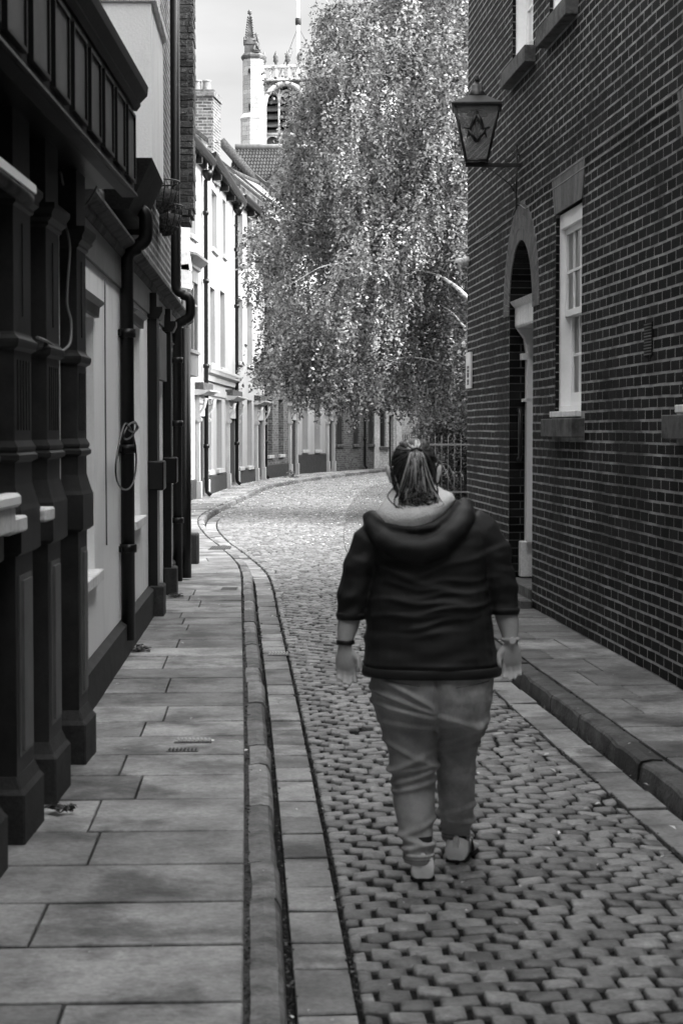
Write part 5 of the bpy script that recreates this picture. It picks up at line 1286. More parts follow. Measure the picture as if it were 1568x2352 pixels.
# tower body behind
mb = MB(); mb.hexa([fT.P(0, -1.3, 5), fT.P(9.5, -1.3, 5), fT.P(9.5, -9, 5), fT.P(0, -9, 5), fT.P(0, -1.3, TZ(180)), fT.P(9.5, -1.3, TZ(180)), fT.P(9.5, -9, TZ(180)), fT.P(0, -9, TZ(180))]); mb.build('tower_core', M['stone'], tw)
fp = thing('flagpole', 'tall white flagpole with guy wires on top of the church tower', 'flagpole')
mb = MB(); mb.tube([(TX(681.5, 33), YT + 4, TZ(180)), (TX(682, 36), YT + 4, TZ(-160))], [.16, .1], 10); mb.build('pole', M['white'], fp)
mb = MB(); mb.lathe([(.12, -.3), (.24, -.25), (.24, .25), (.12, .3)], (TX(682, 36), YT + 4, TZ(33) + .3), 10); mb.build('pole_collar', M['plinth'], fp)
mb = MB()
for (x, y) in ((640, 148), (720, 110), (634, 160), (726, 118)): mb.tube([(TX(682, 36), YT + 4, TZ(36)), (TX(x, 30), YT + 4, TZ(y))], .018, 4)
mb.build('guy_wire', M['stone_dark'], fp)

# ---------------------------------------------------------------- railings and planting beyond the hall
Yr = 43.0
rl = thing('iron_railings', 'tall iron railings with spiked tops running from the hall to the street', 'railings')
zt2, zr2 = Zy(Yr, 1003), Zy(Yr, 1021)
mb = MB(); x = Xx(Yr, 925); xe = 6.0; step = .147
mb.box(x - .02, xe, Yr - .012, Yr + .012, zr2 - .022, zr2 + .022); mb.box(x - .02, xe, Yr - .012, Yr + .012, .25, .29); mb.build('rail', M['railiron'], rl)
k = 0
while x < xe:
    mb = MB(); mb.tube([(x, Yr, .08), (x, Yr, zt2 - .04), (x, Yr, zt2 + .05)], [.011, .011, .002], 6); mb.build('railing_bar', M['railiron'], rl); x += step; k += 1
rl2 = thing('picket_fence', 'short run of far pale fence tops behind the head of the walking person', 'fence', None)
mb = MB(); 
for k in range(9):
    xx = Xx(52, 925 + k * 5.5); mb.box(xx - .018, xx + .018, 52 + k * .3, 52.03 + k * .3, .1, Zy(52, 998))
mb.build('picket', M['stone_dark'], rl2)
mb = MB(); mb.box(Xx(52, 922), Xx(52, 972), 52.9, 52.93, .9, .96); mb.build('picket_rail', M['stone_dark'], rl2)

sb2_ = thing('terrace_shade_block', 'unseen brick block right of the railings, added to shade the lower floors of the terrace', 'building')  # added mass, out of view, that keeps sun off the lower terrace
mb = MB(); mb.box(6.8, 14, 44.6, 84, 0, 9.4); mb.build('wall', M['farbrick'], sb2_, lambda v: (v[0] + v[1], v[2]))
mb = MB(); mb.hexa([(6.6, 47.3, 9.4), (14.2, 47.3, 9.4), (14.2, 84, 9.4), (6.6, 84, 9.4), (10.3, 47.3, 11.6), (10.5, 47.3, 11.6), (10.5, 84, 11.6), (10.3, 84, 11.6)]); mb.build('roof', M['roof'], sb2_)

ar = thing('unseen_entrance_block', 'unseen storey bridging the lane entrance behind the viewpoint, added to dim the foreground', 'building')  # out-of-view storey put in to cut skylight on the foreground
mb = MB(); mb.box(-1.29, 2.75, -9, 1.6, 3.6, 8); mb.build('bridging_storey', M['oldbrick'], ar, lambda v: (v[0], v[2]))

for (ya, yb, zz_, lab_) in ((21.6, 29.3, 5.2, 'low unseen brick block beyond the tall brick hall, added to shade the road before the lit band'), (31.3, 44.3, 5.0, 'long low unseen brick block behind the birch trunk, added to shade the road past the lit band')):  # unseen added blocks; the gap between them leaves one sunlit band on the road
    ob_ = thing('road_shade_block', lab_, 'building'); x0_ = 5.2
    mb = MB(); mb.box(x0_, 10, ya, yb, 0, zz_); mb.build('wall', M['farbrick'], ob_, lambda v: (v[0] + v[1], v[2]))
    mb = MB(); mb.hexa([(x0_ - .15, ya - .1, zz_), (10.1, ya - .1, zz_), (10.1, yb + .1, zz_), (x0_ - .15, yb + .1, zz_), (7.4, ya - .1, zz_ + 1.2), (7.8, ya - .1, zz_ + 1.2), (7.8, yb + .1, zz_ + 1.2), (7.4, yb + .1, zz_ + 1.2)]); mb.build('roof', M['roof'], ob_)

# ================================================================ trees and shrubs
rng = np.random.default_rng(5)
def leaf_mesh(name, P_, size, mt, parent, hang=.5, jitter=.25, aspect=.62):
    n = len(P_)
    t = rng.normal(size=(n, 3)); t[:, 2] = t[:, 2] * .6 - hang; t /= np.linalg.norm(t, axis=1)[:, None]         # leaf axis, hanging
    a = rng.normal(size=(n, 3)); b = np.cross(t, a); b /= np.linalg.norm(b, axis=1)[:, None]
    nrm = np.cross(t, b); s = size * rng.uniform(1 - jitter * 2, 1 + jitter, n)[:, None]
    v = np.empty((n, 6, 3)); w_ = aspect * .5
    v[:, 0] = P_; v[:, 1] = P_ + t * s * .35 + b * s * w_ + nrm * s * .08; v[:, 2] = P_ + t * s * .75 + b * s * w_ * .7 + nrm * s * .02
    v[:, 3] = P_ + t * s * 1.05 - nrm * s * .08; v[:, 4] = P_ + t * s * .75 - b * s * w_ * .7 + nrm * s * .02; v[:, 5] = P_ + t * s * .35 - b * s * w_ + nrm * s * .08
    me = bpy.data.meshes.new(name); me.vertices.add(n * 6); me.vertices.foreach_set('co', v.astype(np.float32).ravel())
    base = (np.arange(n) * 6)[:, None]; idx = (base + np.array([0, 1, 2, 3, 0, 3, 4, 5])[None, :]).ravel()
    me.loops.add(n * 8); me.loops.foreach_set('vertex_index', idx.astype(np.int32)); me.polygons.add(n * 2)
    me.polygons.foreach_set('loop_start', (np.arange(n * 2) * 4).astype(np.int32)); me.polygons.foreach_set('loop_total', np.full(n * 2, 4, dtype=np.int32))
    me.materials.append(mt); me.update(calc_edges=True)
    o = bpy.data.objects.new(name, me); COL.objects.link(o); o.parent = parent; return o
def inpoly(x, z, poly):
    c = np.zeros(len(x), bool); n = len(poly)
    for i in range(n):
        x0, z0 = poly[i]; x1, z1 = poly[(i + 1) % n]
        m = ((z0 > z) != (z1 > z)) & (x < (x1 - x0) * (z - z0) / (z1 - z0 + 1e-12) + x0); c ^= m
    return c
def edgedist(x, z, poly):
    d = np.full(len(x), 1e9); n = len(poly)
    for i in range(n):
        a = np.array(poly[i]); b = np.array(poly[(i + 1) % n]); ab = b - a; t = ((x - a[0]) * ab[0] + (z - a[1]) * ab[1]) / (ab @ ab); t = np.clip(t, 0, 1)
        d = np.minimum(d, np.hypot(x - a[0] - t * ab[0], z - a[1] - t * ab[1]))
    return d
YB = 36.0
outl = [(775, -160), (768, -20), (742, 25), (728, 75), (690, 118), (702, 150), (638, 190), (664, 235), (648, 300), (668, 350), (650, 400), (665, 440), (600, 475), (548, 530), (585, 600), (556, 660), (600, 690), (620, 770), (600, 800),
        (590, 850), (650, 865), (680, 890), (730, 905), (790, 930), (850, 915), (930, 905), (980, 950), (1040, 975), (1120, 980), (1500, 800), (1640, 200), (1400, -160), (850, -160), (838, -20), (815, 40), (800, 30), (790, -60)]
poly = [(Xx(YB, x, 5), Zy(YB, y)) for x, y in outl]
px = np.array([p[0] for p in poly]); pz = np.array([p[1] for p in poly])
NS = 26000
NC = 3900
X_ = rng.uniform(px.min(), px.max(), NC); Z_ = rng.uniform(pz.min(), pz.max(), NC); m = inpoly(X_, Z_, poly); X_, Z_ = X_[m], Z_[m]
ed = edgedist(X_, Z_, poly); half = 2.7 * np.sqrt(np.clip(ed / 1.6, .02, 1)); Yv = YB + rng.uniform(-1, 1, len(X_)) * half
keep = []
for i in range(len(X_)):
    d = noise.noise(Vector((X_[i] * .9, Yv[i] * .9, Z_[i] * .8))) + .5 * noise.noise(Vector((X_[i] * 2.3, Yv[i] * 2.3, Z_[i] * 2.0 + 9)))
    thr = -.06 if X_[i] > -1.35 else .1
    keep.append(d > thr + rng.normal() * .12)
keep = np.array(keep); X_, Yv, Z_, ed = X_[keep], Yv[keep], Z_[keep], ed[keep]
rep = 13; X_ = np.repeat(X_, rep) + rng.normal(0, .13, len(X_) * rep); Yv = np.repeat(Yv, rep) + rng.normal(0, .13, len(Yv) * rep); Z_ = np.repeat(Z_, rep) + rng.normal(0, .15, len(Z_) * rep); ed = np.repeat(ed, rep)
LP_ = []; tw_ = MB()
for i in range(len(X_)):
    L_ = rng.uniform(.3, 1.0) * min(1, .35 + ed[i]); n = int(L_ / .034) + 2; dx, dy = rng.normal(0, .22, 2)
    dx -= .12
    tt = np.linspace(0, 1, n); bx = X_[i] + dx * L_ * tt ** .6; by = Yv[i] + dy * L_ * tt ** .6; bz = Z_[i] + .12 * L_ - L_ * tt ** 1.25
    k = rng.normal(0, .02, (n, 3)); LP_.append(np.stack([bx, by, bz], 1) + k)
    if i % 4 == 0:
        q = [(bx[j], by[j], bz[j]) for j in (0, n // 2, n - 1)]
        tw_.poly([q[0], (q[0][0] + .008, q[0][1], q[0][2]), (q[1][0] + .005, q[1][1], q[1][2]), q[2], q[1]])
LPn = np.concatenate(LP_)
birch = thing('birch_tree', 'large weeping birch with pale limbs overhanging the street in the sun', 'tree')
leaf_mesh('crown', LPn, .07, M['leaf'], birch)
tw_.build('twigs', M['twig'], birch, fix=False)
mb = MB(); bt_ = (3.55, 36.4); mb.tube([(bt_[0] + .1 * math.sin(z), bt_[1], z) for z in np.arange(0, 12.5, .5)], [.26 - .018 * z for z in np.arange(0, 12.5, .5)], 12); mb.build('trunk', M['bark'], birch)
def limb(pts, r0_, Yd=YB - 1.9, start=None):
    P_ = ([Vector(start)] if start else []) + [PT(x, y, Yd + .2 * i) for i, (x, y) in enumerate(pts)]
    q = []
    for i in range(len(P_) - 1):
        a, b, c, d = P_[max(i - 1, 0)], P_[i], P_[i + 1], P_[min(i + 2, len(P_) - 1)]
        for k in range(6):
            t = k / 6; q.append(.5 * ((2 * b) + (c - a) * t + (2 * a - 5 * b + 4 * c - d) * t * t + (3 * b - a - 3 * c + d) * t ** 3) + Vector([.015 * noise.noise(Vector((i + t, j * 7, r0_ * 99))) for j in range(3)]))
    q.append(P_[-1]); n = len(q); mb = MB(); mb.tube(q, [1.0 * r0_ * (1 - .9 * k / n) for k in range(n)], 8); mb.build('limb', M['bark'], birch)
T_ = lambda z: (bt_[0], bt_[1], z)
limb([(1070, 262), (1040, 235), (1000, 185), (955, 125), (930, 60)], .05, start=T_(6.0))
limb([(1060, 300), (1000, 230), (960, 170), (930, 150)], .03, start=T_(6.0))
limb([(1080, 690), (1040, 655), (1012, 636), (970, 622), (920, 618)], .055, YB - 2.3, start=T_(3.2))
limb([(900, 650), (870, 610), (800, 604), (740, 612), (690, 640), (640, 668)], .022, YB - 2.4)
limb([(1075, 478), (1040, 474), (1010, 490), (975, 512)], .03, YB - 2.2, start=T_(4.6))
limb([(1075, 400), (1040, 360), (1010, 330), (980, 318), (930, 330)], .026, YB - 2.0, start=T_(5.0))
limb([(1100, 560), (1050, 540), (1000, 560), (950, 590)], .03, YB - 2.0, start=T_(4.2))
limb([(1080, 760), (1040, 720), (1010, 700)], .03, YB - 1.8, start=T_(3.0))
limb([(1080, 860), (1000, 830), (930, 820), (860, 830)], .03, YB - 1.0, start=T_(2.2))
limb([(720, 520), (660, 505), (610, 500), (560, 520)], .012, YB - 1.0)

t2 = birch.copy(); COL.objects.link(t2); t2['label'] = 'unseen second birch, added behind the brick building to shade the terrace'; t2.location = (6.2, 12.5, 0)  # copied birch, out of view, placed for its shade on the terrace
for c_ in list(birch.children):
    d_ = c_.copy(); COL.objects.link(d_); d_.parent = t2
def bush(name, label, cat, blobs, n, size, mt, parent=None, group=None):
    t_ = thing(name, label, cat, group); Pn = []
    for (cx, cy, cz, rx, ry, rz_) in blobs:
        d = rng.normal(size=(n, 3)); d /= np.linalg.norm(d, axis=1)[:, None]; r_ = rng.uniform(.55, 1.02, n) ** .6
        p = np.stack([cx + d[:, 0] * rx * r_, cy + d[:, 1] * ry * r_, cz + d[:, 2] * rz_ * r_], 1)
        k = np.array([noise.noise(Vector(q * 2.2)) > -.18 + .1 * rng.normal() for q in p]); Pn.append(p[k & (p[:, 2] > .08)])
    leaf_mesh('foliage', np.concatenate(Pn), size, mt, t_, .25)
    mb = MB()
    for (cx, cy, cz, rx, ry, rz_) in blobs:
        for _ in range(3 if name != 'weed' else 1): mb.tube([(cx + R.uniform(-.2, .2), cy, 0), (cx + R.uniform(-.3, .3) * rx, cy + R.uniform(-.3, .3) * ry, cz * .5), (cx + R.uniform(-.6, .6) * rx, cy, cz + rz_ * .4)], [.04, .03, .01], 6)
    mb.build('stem', M['twig'], t_)
    return t_
bush('shrub', 'dark glossy shrub rising behind the railings at the corner of the brick wall', 'shrub', [(2.75, 45.5, 2.0, .75, .8, 1.3), (3.8, 45.8, 2.4, 1.0, .9, 1.7), (3.1, 46.5, 1.0, 1.2, .9, 1.0)], 7500, .085, M['leaf_dark'])
bush('shrub', 'lighter spreading shrub beneath the birch, behind the end of the railings', 'shrub', [(2.25, 48, 2.6, .75, .8, .75), (3.2, 48.5, 3.2, 1.2, .9, 1.1), (2.3, 49, 1.5, .5, .8, .5)], 4200, .085, leafmat('mid_leaf', .05, .3, .25))
bush('hedge', 'dark ivy hedge filling the ground behind the railings', 'hedge', [(2.6, 44.6, .6, .8, .5, .7), (3.6, 44.6, .7, .9, .5, .9), (4.6, 44.6, 1.0, 1.0, .5, 1.4), (2.0, 45.0, .35, .45, .4, .4)], 5000, .07, M['leaf_dark'])
weedp = KP.at(KP.t_of_y(63), -.75)
bush('weed', 'clump of weeds at the foot of the brick house wall on the bend', 'weed', [(weedp.x, weedp.y, .15, .35, .3, .16)], 260, .1, leafmat('weed_leaf', .08, .25, .2))

# ================================================================ the walking person, seen from behind
PY = 7.05
def pz(y): return Zy(PY, y)
def pxx(x, z=1.2): return Xx(PY, x, z)
def baked(mb, name, mt, parent, voxel=.008, smooth=3, disp=None, sm=True):
    me = mb.mesh('tmp', mt); b = bmesh.new(); b.from_mesh(me); bmesh.ops.recalc_face_normals(b, faces=b.faces); b.to_mesh(me); b.free()
    o = bpy.data.objects.new('tmp', me); COL.objects.link(o)
    m = o.modifiers.new('r', 'REMESH'); m.mode = 'VOXEL'; m.voxel_size = voxel
    if smooth: s = o.modifiers.new('s', 'SMOOTH'); s.iterations = smooth; s.factor = .5
    bpy.context.view_layer.update(); dg = bpy.context.evaluated_depsgraph_get()
    me2 = bpy.data.meshes.new_from_object(o.evaluated_get(dg)); bpy.data.objects.remove(o)
    if disp:
        n = len(me2.vertices); co = np.empty(n * 3, np.float32); me2.vertices.foreach_get('co', co); nn = np.empty(n * 3, np.float32); me2.vertices.foreach_get('normal', nn)
        co = co.reshape(-1, 3); nn = nn.reshape(-1, 3); d = np.array([disp(*map(float, c)) for c in co]); co = co + nn * d[:, None]; me2.vertices.foreach_set('co', co.astype(np.float32).ravel())
    me2.polygons.foreach_set('use_smooth', [True] * len(me2.polygons)); me2.name = name
    me2.materials.clear(); me2.materials.append(mt); me2.update()
    o = bpy.data.objects.new(name, me2); COL.objects.link(o)
    if parent: o.parent = parent
    return o
def ell(cx, cy, z, rx, ry, n=28, p=2.3, tilt=0):
    r = []
    for k in range(n):
        a = 2 * math.pi * k / n; c, s = math.cos(a), math.sin(a)
        x = math.copysign(abs(c) ** (2 / p), c) * rx; y = math.copysign(abs(s) ** (2 / p), s) * ry; r.append((cx + x, cy + y, z + tilt * x))
    return r
def loftD(mb, rows, p=2.3, y0=PY):
    """rows: picture row, left edge, right edge, half depth, y offset"""
    rs = []
    for (y, xl, xr, ry, yo) in rows:
        z = pz(y); rs.append(ell(pxx((xl + xr) / 2, z), y0 + yo, z, (xr - xl) / 2 / F * y0, ry, p=p))
    mb.rings(rs, True, True)
def limbD(mb, pts, n=16):
    """pts: x, y (picture), radius m, y offset"""
    mb.tube([(pxx(x, pz(y)), PY + yo, pz(y)) for x, y, r_, yo in pts], [r_ for _, _, r_, _ in pts], n)
per = thing('person', 'person walking away in a dark hooded top and faded jeans with hair tied back', 'person')
M['skin'] = gmat('skin', .5, .62, 5, .55, .08, 90, .3, fine=.05)
M['hoodie'] = gmat('dark_jersey', .018, .03, 9, .6, .25, 400, .35, fine=.15)
M['fleece'] = gmat('pale_fleece', .75, .86, 14, .95, .6, 150, .05, fine=.08)
M['hair'] = gmat('streaked_hair', .02, .06, 8, .45, .2, 60, .45, island=.9, stretch=(1, 1, .2))
M['hair2'] = gmat('pale_hair', .35, .65, 8, .45, .2, 60, .45, island=.6, stretch=(1, 1, .2))
M['shoe'] = gmat('white_shoe', .76, .86, 9, .5, .1, 60, .35, fine=.05)
M['sole'] = gmat('dark_sole', .015, .03, 9, .8, .2, 60, .2)
def denim():
    m = gmat('faded_denim', .28, .52, 7, .9, .35, 500, .1, fine=.22, stretch=(1, 1, .8), blotch=1, blotch_scale=4, blotch_lo=1.5); return m
M['denim'] = denim()
# --- body: one skin surface (head, neck, arms, hands, ankles)
mb = MB()
hx, hy = 950, PY + .015
hz = pz(1088)
def head_ring(dz, rx, ry, yo): return ell(pxx(hx, hz), hy + yo, hz + dz, rx, ry, p=2.1)
mb.rings([head_ring(*a) for a in ((-.135, .03, .035, .045), (-.12, .045, .055, .03), (-.09, .062, .078, .018), (-.05, .071, .09, .008), (0, .076, .096, 0), (.05, .075, .095, -.002), (.09, .062, .08, -.004), (.115, .038, .05, -.004), (.125, .01, .014, -.004))], True, True)
# nose, brow, lips, chin on the far side of the head
X0 = pxx(hx, hz)
mb.tube([(X0, hy + .088, hz + .03), (X0, hy + .108, hz - .01), (X0, hy + .118, hz - .032), (X0, hy + .1, hz - .042)], [.009, .012, .015, .01], 8)
mb.tube([(X0 - .028, hy + .088, hz - .066), (X0, hy + .097, hz - .066), (X0 + .028, hy + .088, hz - .066)], [.005, .009, .005], 8)
mb.tube([(X0 - .05, hy + .08, hz + .028), (X0, hy + .096, hz + .032), (X0 + .05, hy + .08, hz + .028)], [.008, .01, .008], 8)
for sg in (-1, 1):      # ears
    ex = X0 + sg * .079; mb.tube([(ex + sg * .004 + sg * .016 * math.sin(a_ * .5), hy - .012 - .012 * math.cos(a_), hz - .004 + .033 * math.sin(a_ - 1.2)) for a_ in [k * .55 for k in range(9)]], [.008] * 9, 7)
    mb.lathe([(.001, -.02), (.014, -.015), (.016, .01), (.001, .022)], (ex, hy - .005, hz), 8)
mb.rings([ell(pxx(950), PY + .01, pz(1118), .052, .055), ell(pxx(952), PY + .008, pz(1150), .055, .06), ell(pxx(956), PY + .005, pz(1180), .075, .07), ell(pxx(962), PY, pz(1215), .13, .09), ell(pxx(975), PY, pz(1300), .16, .11), ell(pxx(985), PY, pz(1500), .17, .13), ell(pxx(992), PY, pz(1600), .18, .13)], True, True)
# arms
LA = [(858, 1240, .06, 0), (830, 1310, .052, .0), (812, 1370, .047, .0), (804, 1410, .045, -.005), (798, 1440, .04, -.015), (793, 1465, .031, -.025), (792, 1480, .027, -.03)]
RA = [(1095, 1225, .06, 0), (1128, 1300, .052, .0), (1150, 1360, .047, .0), (1160, 1400, .046, -.0), (1166, 1432, .041, -.01), (1169, 1455, .032, -.02), (1169, 1470, .028, -.025)]
limbD(mb, LA); limbD(mb, RA)
limbD(mb, [(935, 1620, .09, 0), (948, 1800, .06, -.02), (962, 1950, .04, -.12), (968, 2010, .035, -.13)]); limbD(mb, [(1060, 1620, .08, .01), (1048, 1800, .05, .09), (1047, 1925, .036, .155), (1050, 1965, .035, .17)])
def hand(wx, wy, wyo, sg, lean):
    """palm turned back towards the viewer, fingers hanging and curled; sg = side the thumb leaves from"""
    W = Vector((pxx(wx, pz(wy)), PY + wyo, pz(wy))); dn = Vector((lean, .02, -1)).normalized(); sd_ = Vector((1, .12 * sg, 0)).normalized(); bk = Vector((0, -1, 0))
    rs = []
    for (d, w_, t_) in ((-.01, .025, .02), (.012, .03, .019), (.035, .038, .019), (.06, .041, .017), (.078, .039, .014), (.086, .034, .01)):
        c = W + dn * d; rs.append([tuple(c + sd_ * (w_ * math.cos(a_)) + Vector((0, t_ * math.sin(a_), 0))) for a_ in [k * math.pi / 8 for k in range(16)]])
    mb.rings(rs, True, True)
    for i, (o_, L_, cur) in enumerate(((-.030, .062, .9), (-.0105, .07, .7), (.0095, .066, .8), (.029, .052, 1.0))):
        o_ = o_ * sg; p = W + dn * .08 + sd_ * o_; q = [p]; ang = .15
        for k, f_ in enumerate((.45, .32, .23)):
            dd = (dn * math.cos(ang) + bk * math.sin(ang) + sd_ * (o_ * 1.2)).normalized(); q.append(q[-1] + dd * L_ * f_); ang += cur * .55
        mb.tube(q, [.0095, .009, .008, .0065], 10)
    b = W + dn * .025 - sd_ * (sg * .028) ; b2 = b - sd_ * (sg * .022) + dn * .022 + bk * .012; b3 = b2 + dn * .028 + bk * .012 + sd_ * sg * .002; b4 = b3 + dn * .018 + sd_ * sg * .006
    mb.tube([W + dn * .012 - sd_ * sg * .012, b, b2, b3, b4], [.014, .015, .0115, .010, .007], 10)
hand(792, 1484, -.035, -1, .05); hand(1171, 1474, -.03, 1, .03)
body = baked(mb, 'body', M['skin'], per, .0055, 2)
for sg in (-1, 1):
    mb = MB(); mb.lathe([(.001, -.011), (.009, -.007), (.011, 0), (.009, .007), (.001, .011)], (X0 + sg * .031, hy + .082, hz + .008), 10); mb.build('eye', M['white'], per)
# --- hooded top
mb = MB()
loftD(mb, [(1538, 833, 1149, .178, 0), (1520, 833, 1147, .182, 0), (1480, 836, 1140, .178, 0), (1440, 838, 1134, .172, 0), (1405, 838, 1128, .165, 0), (1370, 845, 1122, .158, 0), (1330, 855, 1118, .152, 0),
           (1290, 855, 1122, .148, 0), (1250, 850, 1125, .14, 0), (1215, 852, 1115, .125, .005), (1190, 872, 1085, .105, .01), (1165, 905, 1035, .08, .015)])
LS = [(872, 1222, .062, .0), (850, 1245, .07, .0), (834, 1290, .068, 0), (820, 1330, .064, 0), (812, 1365, .064, 0), (807, 1395, .058, -.004), (806, 1412, .052, -.008), (806, 1418, .05, -.008)]
RS_ = [(1078, 1205, .062, .0), (1104, 1222, .072, 0), (1124, 1265, .072, 0), (1138, 1310, .068, 0), (1149, 1350, .065, 0), (1156, 1380, .058, 0), (1158, 1400, .053, -.005), (1158, 1406, .05, -.005)]
limbD(mb, LS, 20); limbD(mb, RS_, 20)
# hood lying on the back: outer roll
hoodp = [(846, 1188, .022, .03), (858, 1208, .034, -.04), (884, 1232, .045, -.1), (922, 1252, .052, -.135), (965, 1258, .054, -.145), (1005, 1246, .052, -.135), (1040, 1218, .046, -.1), (1064, 1182, .036, -.05), (1068, 1156, .024, .02)]
limbD(mb, hoodp, 16)
limbD(mb, [(852, 1183, .014, -.0), (872, 1196, .018, -.07), (905, 1208, .02, -.125), (950, 1212, .021, -.145), (990, 1204, .021, -.135), (1022, 1184, .018, -.09), (1048, 1156, .015, -.02)], 12)
xc = pxx(985)
rngw = random.Random(3)
def gauss(v, s): return math.exp(-(v / s) ** 2)
def wr(x, y, z):
    u = x - xc; d = 0.0
    back = 1 if y < PY else .5
    # folds pulled across the waist, slanting
    for (zc, sl, am, w_, xa) in ((1.075, .10, .007, .010, .05), (1.045, -.05, .009, .010, -.02), (1.02, .12, .008, .009, .06), (.995, .02, .006, .009, -.06), (.972, .18, .006, .010, .03), (1.1, -.12, .006, .012, -.05), (1.15, -.35, .006, .013, -.12), (1.2, .3, .005, .012, .13), (.93, .1, .004, .012, -.02), (1.125, .05, .005, .010, .1)):
        d += am * gauss(z - zc - sl * (u - xa) - .006 * math.sin(u * 30), w_) * gauss(u - xa, .15) * 1.3
    d += .011 * noise.noise(Vector((x * 5, y * 3, z * 13))) + .006 * noise.noise(Vector((x * 9 + 3, y * 7, z * 26)))
    if abs(u) > .2: d += .012 * (abs(noise.noise(Vector((x * 6, y * 5, z * 17 + abs(u) * 9)))) - .25) * min(1, (abs(u) - .2) / .05)      # sleeve rucks
    if z < .83: d += .004 * gauss(z - .812, .006)
    return d * back
top = baked(mb, 'hooded_top', M['hoodie'], per, .0065, 3, wr)
# hem welt and cuffs
def ringD(name, rows, mt, parent, p=2.3):
    mb = MB(); loftD(mb, rows, p); return mb.build(name, mt, parent)
ringD('hem', [(1549, 831, 1150, .181, 0), (1544, 829, 1152, .185, 0), (1530, 830, 1151, .186, 0), (1527, 833, 1148, .183, 0)], M['hoodie'], top)
for pts, nm in (((LS[-2], LS[-1]), 'cuff'), ((RS_[-2], RS_[-1]), 'cuff')):
    (x0, y0, r0_, o0), (x1, y1, r1_, o1) = pts; mb = MB(); mb.tube([(pxx(x0, pz(y0)), PY + o0, pz(y0 - 6)), (pxx(x0, pz(y0)), PY + o0, pz(y0)), (pxx(x1, pz(y1)), PY + o1, pz(y1 + 4))], [r0_ + .004, r0_ + .005, r1_ + .003], 20); mb.build(nm, M['hoodie'], top)
# pale lining between the neck and the hood
mb = MB(); rs = []
for (y, xl, xr, ry, yo, tl) in ((1112, 908, 1000, .058, .01, -.0), (1128, 897, 1018, .07, .005, -.05), (1142, 880, 1038, .09, .0, -.12), (1162, 862, 1046, .118, -.012, -.16), (1186, 866, 1030, .14, -.018, -.16), (1210, 880, 1010, .13, -.012, -.1)):
    z = pz(y); r_ = ell(pxx((xl + xr) / 2, z), PY + yo, z, (xr - xl) / 2 / F * PY, ry, 28, 2.1, 0); c = pxx((xl + xr) / 2, z)
    rs.append([(a, b, c2 - tl * (a - c)) for a, b, c2 in r_])
mb.rings(rs, False, True)
lin = baked(mb, 'hood_lining', M['fleece'], top, .006, 3, lambda x, y, z: .005 * noise.noise(Vector((x * 22, y * 22, z * 22)))) if False else mb.build('hood_lining', M['fleece'], top)
# --- jeans
mb = MB()
loftD(mb, [(1480, 860, 1125, .14, 0), (1520, 852, 1132, .158, 0), (1560, 849, 1136, .168, 0), (1600, 854, 1134, .172, 0), (1635, 862, 1126, .165, 0), (1660, 870, 1118, .15, 0)])
def leg(rows):
    rs = []
    for (y, xl, xr, ry, yo) in rows:
        Y_ = PY + yo; z = Zy(Y_, y); rs.append(ell(Xx(Y_, (xl + xr) / 2, z), Y_, z, (xr - xl) / 2 / F * Y_, ry, p=2.15))
    mb.rings(rs, True, True)
leg([(1630, 862, 1000, .13, 0), (1665, 872, 1003, .13, -.0), (1700, 883, 1002, .122, -.005), (1740, 890, 1001, .108, -.01), (1775, 897, 1000, .1, -.012), (1810, 899, 999, .098, -.02), (1850, 904, 998, .094, -.05), (1890, 911, 997, .084, -.08), (1925, 920, 996, .07, -.105), (1955, 926, 996, .064, -.125), (1972, 930, 994, .06, -.13)])
leg([(1630, 996, 1127, .13, 0), (1665, 1003, 1116, .122, .01), (1700, 1003, 1099, .105, .03), (1740, 1003, 1093, .09, .05), (1775, 1002, 1091, .084, .07), (1810, 1003, 1091, .082, .09), (1850, 1007, 1088, .075, .115), (1885, 1011, 1084, .064, .14), (1910, 1015, 1078, .056, .155), (1924, 1017, 1075, .052, .16)])
zk = pz(1780); xl_ = pxx(945, zk)
def wj(x, y, z):
    d = 0
    left = x < pxx(1001)
    if left:
        for (zc, sl, am, w_) in ((.70, -.55, .009, .011), (.665, -.35, .009, .010), (.635, -.22, .009, .010), (.585, -.1, .006, .012), (.45, .5, .007, .011), (.42, .15, .007, .010), (.385, .35, .008, .011), (.35, .25, .006, .010), (.47, -.5, .007, .011), (.2, .4, .006, .012), (.165, -.3, .007, .012), (.14, .2, .007, .009)):
            d += am * gauss(z - zc - sl * (x - xl_), w_) * 1.35
    else:
        for (zc, sl, am, w_) in ((.60, -.3, .007, .012), (.545, .5, .008, .012), (.51, .35, .008, .011), (.48, .3, .006, .010), (.40, .0, .003, .01), (.235, .3, .007, .012), (.2, -.25, .008, .011), (.175, .3, .006, .009)):
            d += am * gauss(z - zc - sl * (x - pxx(1050)), w_) * 1.35
    d += .008 * noise.noise(Vector((x * 9, y * 7, z * 12))) + .003 * noise.noise(Vector((x * 20, y * 16, z * 30)))
    d -= .012 * gauss(x - pxx(1000), .009) * (1 if .55 < z < .84 else 0)
    return d
jeans = baked(mb, 'jeans', M['denim'], per, .0065, 3, wj)
